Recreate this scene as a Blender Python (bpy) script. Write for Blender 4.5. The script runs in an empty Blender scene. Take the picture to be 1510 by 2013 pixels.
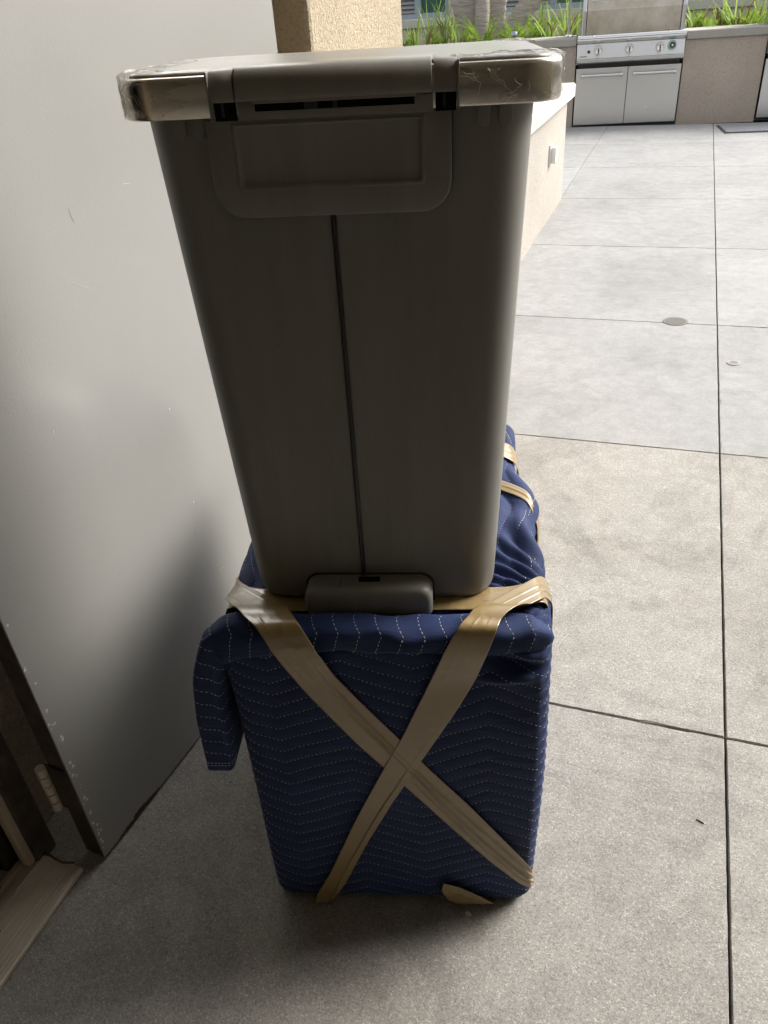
import bpy, bmesh, math, random
import numpy as np
from mathutils import Vector, Matrix
R_ = math.radians
random.seed(4); rng = np.random.default_rng(7)
scene = bpy.context.scene
C = scene.collection

# ------------------------------------------------------------------ camera
CAM_H = 1.27
F_PX = 1512.0; PPX, PPY = 755.0, 1006.5            # focal length and centre of the 1510 x 2013 photograph
VP = (1375.0, -27.0); HS = 0.075                    # vanishing point of the paving joints, slope of the horizon
_n = np.array([HS, 1.0]); _n /= np.linalg.norm(_n)
_D = float(np.dot(np.array([PPX, PPY]) - np.array(VP), _n))
_nad = np.array([*(_n * F_PX * F_PX / _D), F_PX]); _nad /= np.linalg.norm(_nad)
_Y = np.array([VP[0] - PPX, VP[1] - PPY, F_PX]); _Y /= np.linalg.norm(_Y)
_Z = -_nad; _X = np.cross(_Y, _Z)
ROT = np.array([_X, _Y, _Z])
cam_d = bpy.data.cameras.new('camera'); cam = bpy.data.objects.new('camera', cam_d); C.objects.link(cam)
cam.matrix_world = Matrix(((ROT[0,0], -ROT[0,1], -ROT[0,2], 0), (ROT[1,0], -ROT[1,1], -ROT[1,2], 0),
                           (ROT[2,0], -ROT[2,1], -ROT[2,2], CAM_H), (0, 0, 0, 1)))
cam_d.sensor_fit = 'HORIZONTAL'; cam_d.sensor_width = 36.0; cam_d.lens = F_PX / 1510.0 * 36.0
cam_d.clip_start = 0.02; cam_d.clip_end = 2000
scene.camera = cam

# ------------------------------------------------------------------ sky, sun, exposure
SUN_EL, SUN_AZ = 36.0, 47.0                         # degrees; azimuth clockwise from +Y
w = bpy.data.worlds.new('World'); scene.world = w; w.use_nodes = True
nt = w.node_tree; nt.nodes.clear()
sky = nt.nodes.new('ShaderNodeTexSky'); sky.sky_type = 'NISHITA'; sky.sun_disc = False
sky.sun_elevation = R_(SUN_EL); sky.sun_rotation = R_(SUN_AZ); sky.dust_density = 5.0; sky.ozone_density = 0.6; sky.air_density = 0.7
bg = nt.nodes.new('ShaderNodeBackground'); bg.inputs[1].default_value = 0.15
wo = nt.nodes.new('ShaderNodeOutputWorld')
hs = nt.nodes.new('ShaderNodeHueSaturation'); hs.inputs['Saturation'].default_value = 0.2   # thin bright overcast
nt.links.new(sky.outputs[0], hs.inputs['Color']); nt.links.new(hs.outputs[0], bg.inputs[0]); nt.links.new(bg.outputs[0], wo.inputs[0])
sd = bpy.data.lights.new('sun', 'SUN'); sd.energy = 0.8; sd.angle = R_(22); sd.color = (1.0, 0.95, 0.87)
so = bpy.data.objects.new('sun', sd); C.objects.link(so)
sv = Vector((math.sin(R_(SUN_AZ)) * math.cos(R_(SUN_EL)), math.cos(R_(SUN_AZ)) * math.cos(R_(SUN_EL)), math.sin(R_(SUN_EL))))
so.rotation_euler = sv.to_track_quat('Z', 'Y').to_euler(); so.location = (6, 6, 12)
vs = scene.view_settings; vs.view_transform = 'Standard'; vs.look = 'None'; vs.gamma = 1.0; vs.use_curve_mapping = False
vs.exposure = 1.52
scene.cycles.max_bounces = 10; scene.cycles.diffuse_bounces = 6; scene.cycles.glossy_bounces = 4
scene.cycles.transparent_max_bounces = 12
scene.cycles.use_denoising = True
scene.cycles.sample_clamp_indirect = 6.0

# ------------------------------------------------------------------ pixel helpers
CAMP = np.array([0, 0, CAM_H])
def ray(p): return ROT @ np.array([p[0] - PPX, p[1] - PPY, F_PX])
def on_z(p, z): d = ray(p); return CAMP + d * ((z - CAM_H) / d[2])
def on_plane(p, p0, n): d = ray(p); n = np.array(n); return CAMP + d * (np.dot(np.array(p0) - CAMP, n) / np.dot(d, n))
def on_y(p, y): d = ray(p); return CAMP + d * (y / d[1])

# ------------------------------------------------------------------ object helpers
def link(name, me, mat=None, parent=None, smooth=False):
    o = bpy.data.objects.new(name, me); C.objects.link(o)
    if mat is not None:
        for m in (mat if isinstance(mat, (list, tuple)) else [mat]): me.materials.append(m)
    if smooth:
        me.polygons.foreach_set('use_smooth', [True] * len(me.polygons))
    if parent is not None: o.parent = parent
    return o
def tag(o, label=None, cat=None, group=None, kind=None):
    if label: o['label'] = label
    if cat: o['category'] = cat
    if group: o['group'] = group
    if kind: o['kind'] = kind
    return o
def empty(name, loc=(0, 0, 0), rz=0.0, label=None, cat=None, group=None):
    o = bpy.data.objects.new(name, None); C.objects.link(o); o.empty_display_size = 0.1
    o.location = loc; o.rotation_euler = (0, 0, rz)
    return tag(o, label, cat, group)
class MB:
    def __init__(s): s.v = []; s.f = []
    def add(s, verts, faces):
        k = len(s.v); s.v += [tuple(map(float, q)) for q in verts]; s.f += [tuple(i + k for i in f) for f in faces]; return s
    def box(s, x0, x1, y0, y1, z0, z1):
        return s.add([(x0,y0,z0),(x1,y0,z0),(x1,y1,z0),(x0,y1,z0),(x0,y0,z1),(x1,y0,z1),(x1,y1,z1),(x0,y1,z1)],
                     [(0,3,2,1),(4,5,6,7),(0,1,5,4),(1,2,6,5),(2,3,7,6),(3,0,4,7)])
    def grid(s, P, close_u=False, close_v=False, flip=False):
        nu, nv = P.shape[:2]; fs = []
        for i in range(nu - (0 if close_u else 1)):
            for j in range(nv - (0 if close_v else 1)):
                a = i*nv + j; b = ((i+1) % nu)*nv + j; c = ((i+1) % nu)*nv + (j+1) % nv; d = i*nv + (j+1) % nv
                fs.append((a, d, c, b) if flip else (a, b, c, d))
        return s.add(P.reshape(-1, 3), fs)
    def tube(s, pts, rad, n=10, cap=True):
        pts = [np.array(p, float) for p in pts]; m = len(pts)
        rads = rad if isinstance(rad, (list, tuple, np.ndarray)) else [rad] * m
        t0 = pts[1] - pts[0]; up = np.array([0, 0, 1.0]) if abs(t0[2]) < 0.9*np.linalg.norm(t0) else np.array([1.0, 0, 0])
        rings = []
        for i in range(m):
            t = pts[min(i+1, m-1)] - pts[max(i-1, 0)]; t = t / np.linalg.norm(t)
            a = np.cross(t, up); a /= np.linalg.norm(a); b = np.cross(a, t); up = b
            rings.append([pts[i] + rads[i]*(math.cos(q)*a + math.sin(q)*b) for q in np.linspace(0, 2*math.pi, n, endpoint=False)])
        k = len(s.v); s.grid(np.array(rings), close_v=True)
        if cap: s.f.append(tuple(k + i for i in range(n))); s.f.append(tuple(k + (m-1)*n + i for i in reversed(range(n))))
        return s
    def mesh(s, name, bevel=0.0, seg=2, weld=0.0, shade=None, limit=35):
        me = bpy.data.meshes.new(name); me.from_pydata(s.v, [], s.f); me.update()
        bm = bmesh.new(); bm.from_mesh(me)
        if weld: bmesh.ops.remove_doubles(bm, verts=bm.verts, dist=weld)
        bmesh.ops.recalc_face_normals(bm, faces=bm.faces)
        if bevel:
            es = [e for e in bm.edges if len(e.link_faces) == 2 and e.calc_face_angle(0) > R_(limit)]
            bmesh.ops.bevel(bm, geom=es, offset=bevel, segments=seg, affect='EDGES', profile=0.5, clamp_overlap=True)
        bm.to_mesh(me); bm.free()
        if shade:
            me.polygons.foreach_set('use_smooth', [True] * len(me.polygons))
            try: me.set_sharp_from_angle(angle=R_(shade))
            except Exception: pass
        return me
    def build(s, name, mat, parent=None, bevel=0.0, seg=2, weld=0.0, shade=None):
        return link(name, s.mesh(name, bevel, seg, weld, shade), mat, parent)

# ------------------------------------------------------------------ materials
def mat(name, col, rough=0.6, metal=0.0, spec=0.5):
    m = bpy.data.materials.new(name); m.use_nodes = True
    b = m.node_tree.nodes['Principled BSDF']
    b.inputs['Base Color'].default_value = (*col, 1); b.inputs['Roughness'].default_value = rough
    b.inputs['Metallic'].default_value = metal; b.inputs['Specular IOR Level'].default_value = spec
    return m
def P(m): return m.node_tree.nodes['Principled BSDF']
def N(m, t, **kw):
    n = m.node_tree.nodes.new(t)
    for k, v in kw.items():
        if k in n.inputs: n.inputs[k].default_value = v
        else: setattr(n, k, v)
    return n
def L(m, a, b): m.node_tree.links.new(a, b)
def coords(m, scale=(1, 1, 1), world=False):
    if world:
        g = N(m, 'ShaderNodeNewGeometry'); src = g.outputs['Position']
    else:
        g = N(m, 'ShaderNodeTexCoord'); src = g.outputs['Object']
    mp = N(m, 'ShaderNodeMapping'); mp.inputs['Scale'].default_value = scale
    L(m, src, mp.inputs['Vector']); return mp.outputs[0]
def noise(m, co, scale, detail=4, rough=0.6, dist=0.0):
    n = N(m, 'ShaderNodeTexNoise', Scale=scale, Detail=detail, Roughness=rough, Distortion=dist); L(m, co, n.inputs['Vector']); return n.outputs['Fac']
def ramp(m, fac, stops):
    r = N(m, 'ShaderNodeValToRGB'); e = r.color_ramp.elements
    while len(e) < len(stops): e.new(0.5)
    for i, (p, c) in enumerate(stops):
        e[i].position = p; e[i].color = (*c, 1) if not isinstance(c, (int, float)) else (c, c, c, 1)
    L(m, fac, r.inputs[0]); return r.outputs[0]
def mix(m, a, b, fac, mode='MIX'):
    x = N(m, 'ShaderNodeMix', data_type='RGBA', blend_type=mode)
    for sock, v in ((x.inputs[6], a), (x.inputs[7], b)):
        if isinstance(v, tuple): sock.default_value = (*v, 1)
        else: L(m, v, sock)
    if isinstance(fac, (int, float)): x.inputs[0].default_value = fac
    else: L(m, fac, x.inputs[0])
    return x.outputs[2]
def bump(m, h, strength=0.3, dist=0.01, prev=None):
    b = N(m, 'ShaderNodeBump', Strength=strength, Distance=dist); L(m, h, b.inputs['Height'])
    if prev is not None: L(m, prev, b.inputs['Normal'])
    return b.outputs[0]

def concrete(name, c0, c1, stain, speck, blot=0.7):
    m = mat(name, c0, 0.85); co = coords(m, world=True)
    base = ramp(m, noise(m, co, 1.3, 6, 0.65, 0.4), [(0.3, stain), (0.47, c0), (0.72, c1)])
    mott = ramp(m, noise(m, co, 14, 6, 0.75), [(0.3, 0.70), (0.62, 1.0)])
    col = mix(m, base, mott, 0.7, 'MULTIPLY')
    vo = N(m, 'ShaderNodeTexVoronoi', Scale=520.0); L(m, co, vo.inputs['Vector'])
    sep = N(m, 'ShaderNodeSeparateColor'); L(m, vo.outputs['Color'], sep.inputs[0])
    grain = ramp(m, sep.outputs[0], [(0.0, 0.42), (0.25, 0.85), (0.75, 1.08), (0.93, 1.25), (0.97, 1.9)])
    col = mix(m, col, grain, speck, 'MULTIPLY')
    fine = noise(m, co, 160, 4, 0.7)
    col = mix(m, col, ramp(m, fine, [(0.35, 0.75), (0.6, 1.08)]), speck, 'MULTIPLY')
    spot = ramp(m, noise(m, co, 5.0, 3, 0.55), [(0.62, 1.0), (0.74, 0.70)])
    col = mix(m, col, spot, blot, 'MULTIPLY')
    drip = ramp(m, noise(m, co, 2.3, 7, 0.72, 1.4), [(0.50, 1.0), (0.56, 0.80), (0.62, 0.92), (0.70, 1.0)])
    col = mix(m, col, drip, blot*0.9, 'MULTIPLY')
    oi = N(m, 'ShaderNodeObjectInfo'); col = mix(m, col, ramp(m, oi.outputs['Random'], [(0.0, 0.90), (1.0, 1.04)]), 1.0, 'MULTIPLY')
    L(m, col, P(m).inputs['Base Color'])
    L(m, ramp(m, sep.outputs[1], [(0.0, 0.55), (0.3, 0.85)]), P(m).inputs['Roughness'])
    L(m, bump(m, sep.outputs[2], 0.25, 0.0015, bump(m, fine, 0.3, 0.003)), P(m).inputs['Normal'])
    return m
M = {}
M['slab_in'] = concrete('sandblasted_concrete', (0.322, 0.305, 0.276), (0.368, 0.350, 0.320), (0.232, 0.214, 0.186), 0.6, 0.8)
M['slab_out'] = concrete('weathered_concrete', (0.33, 0.327, 0.318), (0.38, 0.374, 0.364), (0.28, 0.277, 0.27), 0.25, 0.42)
M['earth'] = concrete('earth', (0.08, 0.07, 0.055), (0.12, 0.1, 0.08), (0.05, 0.045, 0.04), 0.5)
def stucco(name, col, sc=60, st=0.6, var=0.18):
    m = mat(name, col, 0.95, spec=0.2); co = coords(m, world=True)
    big = ramp(m, noise(m, co, 1.1, 4), [(0.3, 1 - var), (0.7, 1.0)])
    h = noise(m, co, sc, 4, 0.7, 0.6)
    pit = ramp(m, h, [(0.36, 0.70), (0.5, 1.0)])
    L(m, mix(m, mix(m, col, big, 1.0, 'MULTIPLY'), pit, 0.7, 'MULTIPLY'), P(m).inputs['Base Color'])
    L(m, bump(m, h, st, 0.012), P(m).inputs['Normal']); return m
M['stucco_pier'] = stucco('tan_stucco', (0.50, 0.42, 0.30), 95, 0.9)
M['stucco_wall'] = stucco('brown_grey_stucco', (0.50, 0.43, 0.36), 75, 0.6)
M['stucco_low'] = stucco('pale_stucco', (0.46, 0.425, 0.375), 70, 0.6)
M['stucco_cream'] = stucco('cream_stucco', (0.66, 0.62, 0.52), 40, 0.3)
M['cap'] = stucco('pale_precast', (0.62, 0.60, 0.55), 120, 0.15, 0.1)
M['counter'] = stucco('grey_precast', (0.40, 0.38, 0.34), 120, 0.15, 0.12)
M['ceiling'] = stucco('ceiling_plaster', (0.55, 0.50, 0.43), 60, 0.3)

m = M['door'] = mat('grey_semigloss_paint', (0.275, 0.27, 0.252), 0.3, spec=0.6); co = coords(m)
peel = noise(m, co, 260, 2, 0.5)
scr = noise(m, coords(m, (60, 60, 9)), 4, 3, 0.5)
sm = ramp(m, noise(m, co, 2.2, 3), [(0.1, 0.86), (0.9, 1.06)])
c = mix(m, (0.275, 0.27, 0.252), sm, 1.0, 'MULTIPLY')
L(m, c, P(m).inputs['Base Color'])
L(m, ramp(m, noise(m, co, 5, 3), [(0.05, 0.26), (0.95, 0.40)]), P(m).inputs['Roughness'])
L(m, bump(m, peel, 0.055, 0.004), P(m).inputs['Normal'])
P(m).inputs['Coat Weight'].default_value = 1.0; P(m).inputs['Coat Roughness'].default_value = 0.2
m = M['door_edge'] = mat('worn_dark_brown_edge', (0.055, 0.042, 0.03), 0.6); co = coords(m)
L(m, ramp(m, noise(m, co, 22, 5), [(0.35, (0.03, 0.022, 0.016)), (0.6, (0.075, 0.055, 0.038)), (0.78, (0.16, 0.10, 0.06))]), P(m).inputs['Base Color'])
m = M['rust'] = mat('rust', (0.13, 0.055, 0.03), 0.9); co = coords(m)
L(m, ramp(m, noise(m, co, 160, 4), [(0.3, (0.045, 0.03, 0.022)), (0.7, (0.14, 0.075, 0.05))]), P(m).inputs['Base Color'])
M['chipped'] = mat('bare_primer_chip', (0.55, 0.53, 0.5), 0.7)
M['strip'] = mat('tan_weatherstrip', (0.42, 0.35, 0.26), 0.7)
M['black'] = mat('painted_shade_black', (0.004, 0.004, 0.004), 0.9, spec=0.1)  # flat black painting the shade inside slots, pockets and the drain
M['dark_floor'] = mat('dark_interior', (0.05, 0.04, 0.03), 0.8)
m = M['alu'] = mat('worn_bronze_aluminium', (0.36, 0.31, 0.24), 0.42, 0.2); co = coords(m, (8, 5, 5))
L(m, ramp(m, noise(m, co, 5, 5), [(0.1, (0.46, 0.41, 0.33)), (0.9, (0.62, 0.56, 0.46))]), P(m).inputs['Base Color'])  # base lightened and warmed in place of light from indoors

# can
def plastic(name, col, r):
    m = mat(name, col, r, spec=0.4); co = coords(m)
    L(m, bump(m, noise(m, co, 900, 2), 0.06, 0.001), P(m).inputs['Normal'])
    L(m, ramp(m, noise(m, co, 6, 4), [(0.0, r - 0.07), (1.0, r + 0.09)]), P(m).inputs['Roughness'])
    dust = ramp(m, noise(m, co, 240, 2, 0.5), [(0.73, 0.0), (0.80, 0.55)])
    streak = ramp(m, noise(m, coords(m, (9, 9, 1.2)), 3, 5, 0.65), [(0.35, 0.90), (0.65, 1.05)])
    L(m, mix(m, mix(m, col, streak, 1.0, 'MULTIPLY'), (0.42, 0.39, 0.34), dust), P(m).inputs['Base Color']); return m
M['can'] = plastic('taupe_plastic', (0.192, 0.187, 0.166), 0.40)
M['can_lid'] = plastic('taupe_lid_plastic', (0.192, 0.182, 0.157), 0.32)
M['can_dark'] = plastic('dark_plastic_and_shade', (0.02, 0.02, 0.02), 0.5)  # dark small parts, and slabs painting the shade in grooves
M['rod'] = mat('black_rod', (0.015, 0.013, 0.012), 0.35)
m = M['steel'] = mat('brushed_steel', (0.60, 0.56, 0.50), 0.2, 1.0); co = coords(m, (6, 6, 2500))
L(m, ramp(m, noise(m, co, 1.0, 2), [(0.3, 0.21), (0.7, 0.25)]), P(m).inputs['Roughness'])
m = M['grill_steel'] = mat('grill_stainless', (0.60, 0.60, 0.59), 0.3, 1.0); co = coords(m)
L(m, ramp(m, noise(m, co, 7, 4), [(0.0, 0.24), (1.0, 0.36)]), P(m).inputs['Roughness'])
m = M['hood_steel'] = mat('painted_reflection_stainless', (0.5, 0.46, 0.38), 0.4, 0.85); co = coords(m)
L(m, ramp(m, noise(m, co, 5, 4), [(0.3, (0.4, 0.35, 0.27)), (0.7, (0.6, 0.57, 0.5))]), P(m).inputs['Base Color'])  # brown mottling painted in for surroundings mirrored in the hood
M['chrome'] = mat('chrome', (0.8, 0.8, 0.8), 0.12, 1.0)
M['green'] = mat('green_dial_ring', (0.25, 0.42, 0.33), 0.4)
M['char'] = mat('charcoal_metal', (0.035, 0.033, 0.03), 0.6)
def film(name, tint, fac, rough):
    m = bpy.data.materials.new(name); m.use_nodes = True; t = m.node_tree; t.nodes.clear()
    o = N(m, 'ShaderNodeOutputMaterial'); tr = N(m, 'ShaderNodeBsdfTransparent'); gl = N(m, 'ShaderNodeBsdfGlossy', Roughness=rough)
    tr.inputs[0].default_value = (*tint, 1); df = N(m, 'ShaderNodeBsdfDiffuse'); df.inputs[0].default_value = (0.7, 0.66, 0.58, 1)
    co = coords(m); hh = noise(m, co, 55, 5, 0.6, 1.2); nb = bump(m, hh, 0.6, 0.004); L(m, nb, gl.inputs['Normal'])
    crease = ramp(m, noise(m, co, 38, 3, 0.55, 2.0), [(0.483, 0.0), (0.5, 1.0), (0.517, 0.0)])  # pale lines painting the glint along creases
    lw = N(m, 'ShaderNodeLayerWeight', Blend=fac); L(m, nb, lw.inputs['Normal'])
    mx = N(m, 'ShaderNodeMixShader'); L(m, lw.outputs['Fresnel'], mx.inputs[0]); L(m, tr.outputs[0], mx.inputs[1]); L(m, gl.outputs[0], mx.inputs[2])
    cm = N(m, 'ShaderNodeMath', operation='MULTIPLY'); L(m, crease, cm.inputs[0]); cm.inputs[1].default_value = 0.22
    m2 = N(m, 'ShaderNodeMixShader'); L(m, cm.outputs[0], m2.inputs[0]); L(m, mx.outputs[0], m2.inputs[1]); L(m, df.outputs[0], m2.inputs[2])
    L(m, m2.outputs[0], o.inputs[0]); return m
M['film'] = film('clear_packing_film', (0.985, 0.98, 0.965), 0.10, 0.05)

# blanket and tape
m = M['navy'] = mat('navy_moving_blanket', (0.022, 0.036, 0.115), 0.75, spec=0.3); co = coords(m)
wv = N(m, 'ShaderNodeTexWave', Scale=330.0, Distortion=0.5); wv.bands_direction = 'DIAGONAL'; L(m, co, wv.inputs['Vector'])
L(m, ramp(m, noise(m, co, 9, 5), [(0.3, (0.007, 0.016, 0.060)), (0.7, (0.012, 0.026, 0.095))]), P(m).inputs['Base Color'])
wr = noise(m, coords(m, (1.0, 1.0, 3.2)), 22, 5, 0.6, 0.6)
L(m, bump(m, wv.outputs['Fac'], 0.25, 0.001, bump(m, wr, 0.35, 0.006)), P(m).inputs['Normal'])
P(m).inputs['Sheen Weight'].default_value = 0.2; P(m).inputs['Sheen Roughness'].default_value = 0.4
P(m).inputs['Sheen Tint'].default_value = (0.5, 0.6, 0.9, 1)
M['thread'] = mat('white_thread', (0.5, 0.485, 0.44), 0.8)
m = M['tape'] = mat('tan_packing_tape', (0.30, 0.205, 0.10), 0.22, spec=0.6); co = coords(m)
L(m, ramp(m, noise(m, co, 7, 2), [(0.25, (0.225, 0.157, 0.064)), (0.75, (0.285, 0.203, 0.092))]), P(m).inputs['Base Color'])
vo = N(m, 'ShaderNodeTexVoronoi', Scale=60.0); L(m, co, vo.inputs['Vector'])
amt = ramp(m, noise(m, co, 9, 2), [(0.42, 0.05), (0.62, 1.0)])
L(m, bump(m, mix(m, (0.0, 0.0, 0.0), vo.outputs['Distance'], amt), 0.32, 0.004, bump(m, noise(m, co, 24, 2), 0.15, 0.004)), P(m).inputs['Normal'])
P(m).inputs['Coat Weight'].default_value = 0.4; P(m).inputs['Coat Roughness'].default_value = 0.1; P(m).inputs['Roughness'].default_value = 0.3
M['tape_gloss'] = M['tape']

# foliage and background
def leafmat(name, c0, c1):
    m = mat(name, c0, 0.5); co = coords(m)
    L(m, ramp(m, noise(m, co, 6, 3), [(0.3, c0), (0.7, c1)]), P(m).inputs['Base Color'])
    tl = N(m, 'ShaderNodeBsdfTranslucent'); tl.inputs[0].default_value = (c1[0]*1.2, c1[1]*1.15, c1[2], 1)
    mx = N(m, 'ShaderNodeMixShader'); mx.inputs[0].default_value = 0.45; out = m.node_tree.nodes['Material Output']
    L(m, P(m).outputs[0], mx.inputs[1]); L(m, tl.outputs[0], mx.inputs[2]); L(m, mx.outputs[0], out.inputs[0])
    return m
M['leaf_fern'] = leafmat('fern_green', (0.26, 0.40, 0.06), (0.40, 0.54, 0.11))
M['leaf_blade'] = leafmat('blade_green', (0.17, 0.31, 0.06), (0.34, 0.48, 0.12))
M['leaf_dry'] = leafmat('dry_stalk', (0.25, 0.16, 0.08), (0.36, 0.25, 0.13))
m = M['trunk'] = mat('fibrous_palm_trunk', (0.28, 0.24, 0.2), 0.9); co = coords(m, (3, 3, 26))
L(m, ramp(m, noise(m, co, 2.0, 5), [(0.3, (0.26, 0.22, 0.20)), (0.7, (0.50, 0.45, 0.41))]), P(m).inputs['Base Color'])
L(m, bump(m, noise(m, co, 2.0, 5), 0.6, 0.02), P(m).inputs['Normal'])
M['frame'] = mat('blue_grey_window_frame', (0.30, 0.36, 0.43), 0.5)
M['louver'] = mat('grey_louver', (0.32, 0.32, 0.33), 0.6)
m = M['glass'] = mat('green_window_glass', (0.05, 0.13, 0.10), 0.06, spec=0.9)
M['white'] = mat('white_cover_plate', (0.78, 0.78, 0.76), 0.4)
m = M['mat'] = mat('grey_rubber_mat', (0.11, 0.115, 0.13), 0.9); co = coords(m)
L(m, ramp(m, noise(m, co, 140, 2), [(0.4, (0.08, 0.085, 0.1)), (0.62, (0.3, 0.3, 0.32))]), P(m).inputs['Base Color'])
M['drain'] = mat('tarnished_brass_grate', (0.17, 0.165, 0.145), 0.6, 0.3)

# ------------------------------------------------------------------ ground and paving
g = MB().box(-60, 60, -60, 60, -0.5, -0.03); tag(g.build('ground', M['earth']), kind='structure')
patio = empty('patio'); tag(patio, kind='structure')
def xj(k, y):                                        # paving joints running away from the camera
    return [-1.02, 0.228 + 0.0105*y, 1.46 + 0.0105*y, 2.70 + 0.0105*y, 3.94, 5.2, 6.5, 7.8][k]
YJ = [-5.9, -4.75, -3.55, -2.35, -1.17, 0.01, 1.19, 2.40, 3.61, 4.90, 6.22, 7.49, 8.75, 10.05]
def slab(quad, m):
    gp = 0.0017; cx = sum(q[0] for q in quad)/4; cy = sum(q[1] for q in quad)/4; rs = random.Random(int(1000*(cx + 20) + 77*cy))
    q = [np.array((x + math.copysign(gp, cx - x), y + math.copysign(gp, cy - y))) for x, y in quad]
    out, top, n = [], [], 60
    for a in range(4):
        p0, p1 = q[a], q[(a+1) % 4]; t = (p1 - p0)/np.linalg.norm(p1 - p0); nrm = np.array((-t[1], t[0])); chip = 0.0
        for i in range(n):
            p = p0 + (p1 - p0)*i/n
            chip = rs.uniform(0.002, 0.007) if rs.random() < 0.045 else chip*0.35
            k = 0 if i == 0 else rs.uniform(0, 0.0009)
            out.append(p + nrm*k); top.append(p + nrm*(k + 0.0010 + rs.uniform(0, 0.0009) + chip) + (t*0.0024 if i == 0 else 0))
    m_ = len(out); mb = MB().add([(x, y, -0.09) for x, y in out] + [(x, y, -0.003) for x, y in out] + [(x, y, 0) for x, y in top],
        [tuple(range(2*m_, 3*m_))] + [(k*m_ + i, k*m_ + (i+1) % m_, (k+1)*m_ + (i+1) % m_, (k+1)*m_ + i) for k in (0, 1) for i in range(m_)])
    return mb.build('paving_slab', m, patio)
for j in range(len(YJ) - 1):
    y0, y1 = YJ[j], YJ[j+1]; mm = M['slab_in'] if y1 < 2.5 else M['slab_out']
    for k in range(7):
        if y1 < 2.5 and k > 3: continue
        xa0, xa1 = xj(k, y0), xj(k, y1)
        if k == 0 and y0 > 6: xa0 = xa1 = -0.787
        slab([(xa0, y0), (xj(k+1, y0), y0), (xj(k+1, y1), y1), (xa1, y1)], mm)
    if y0 > 6:
        slab([(-2.1, y0), (-0.787, y0), (-0.787, y1), (-2.1, y1)], mm); slab([(-3.4, y0), (-2.1, y0), (-2.1, y1), (-3.4, y1)], mm)

# ------------------------------------------------------------------ covered passage: wall with doorway, pier, low wall, unseen roof and walls shaping the light
WX = -0.985
bw = empty('building_wall', (WX, 0, 0), 0, 'tan stucco building wall with a dark doorway behind the open grey door', 'wall')
b = MB().box(-0.2, 0, -5.0, -0.44, 0, 3.2).box(-0.2, 0, 0.60, 1.95, 0, 3.2).box(-0.2, 0, -0.44, 0.60, 2.08, 3.2)
b.build('wall_panel', M['stucco_pier'], bw)
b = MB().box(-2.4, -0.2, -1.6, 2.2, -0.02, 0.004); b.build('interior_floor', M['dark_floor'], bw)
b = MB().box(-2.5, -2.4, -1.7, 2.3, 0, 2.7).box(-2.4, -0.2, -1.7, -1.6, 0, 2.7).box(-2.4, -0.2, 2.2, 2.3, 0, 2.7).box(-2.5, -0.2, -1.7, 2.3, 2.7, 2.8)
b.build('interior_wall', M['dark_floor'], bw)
pr = empty('stucco_pier', (-0.85, 1.96, 0), 0, 'tan stucco pier beyond the free edge of the grey door', 'pillar')
MB().box(-0.42, 0, 0, 0.72, 0, 3.2).build('shaft', M['stucco_pier'], pr, bevel=0.012)
lw = empty('low_wall', (-0.777, 2.70, 0), 0, 'low stucco garden wall with a white cap running from the pier', 'wall')
MB().box(-0.30, 0, 0, 3.50, -0.02, 0.667).build('wall_body', M['stucco_low'], lw, bevel=0.008)
for y0, y1 in ((0, 1.9), (1.906, 3.56)):
    MB().box(-0.345, 0.045, y0, y1, 0.669, 0.762).build('cap_stone', M['cap'], lw, bevel=0.016, seg=3)
ob = empty('outlet_box', (-0.777, 5.42, 0.36), 0, 'small white outlet cover on the side of the low wall', 'outlet')
MB().box(0, 0.012, 0, 0.12, 0, 0.12).build('back_plate', M['white'], ob, bevel=0.003)
MB().box(0.012, 0.045, 0.012, 0.108, 0.012, 0.108).build('cover', M['white'], ob, bevel=0.008)
rf = empty('shading_roof', (0, 0, 3.2), 0, 'unseen plaster roof slab added to shade the covered passage', 'roof')
MB().box(-1.6, 2.4, -5.2, 1.65, 0, 0.35).build('slab', M['ceiling'], rf)  # unseen roof, its edge set to darken the foreground
ew = empty('light_closing_wall', (0, -5.0, 0), 0, 'unseen cream stucco wall added behind the camera to shape the passage light', 'wall')
MB().box(-1.2, 3.2, -0.15, 0, 0, 3.198).build('wall_panel', M['stucco_cream'], ew)  # unseen wall added to control light from behind the camera
sw = empty('sun_blocking_wall', (2.2, 0, 0), 0, 'unseen cream stucco wall added on the right to block the sun', 'wall')
MB().box(0, 0.15, -5.0, 1.9, 0, 3.198).build('wall_panel', M['stucco_cream'], sw)  # added out of view; its end cuts sun off the near floor

# ------------------------------------------------------------------ door, frame, threshold
hx, hy = -0.826, 0.598; dlen = 0.958
dd = np.array([0.081, 0.956]); dd /= np.linalg.norm(dd); dang = math.atan2(dd[1], dd[0])
door = empty('open_door', (hx, hy, 0.008), dang, 'scuffed grey painted steel door swung wide open beside the blue bundle', 'door')
# local x runs along the leaf from the hinge edge, y>0 is the hidden wall side
b = MB().box(0, dlen, 0.003, 0.044, 0.0, 2.03); leaf = b.build('door_leaf', M['door_edge'], door, bevel=0.0015, seg=1)
b = MB().box(0.0, dlen, -0.0005, 0.0028, 0.0, 2.03); b.build('face_sheet', M['door'], door, bevel=0.0008, seg=1)
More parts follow.
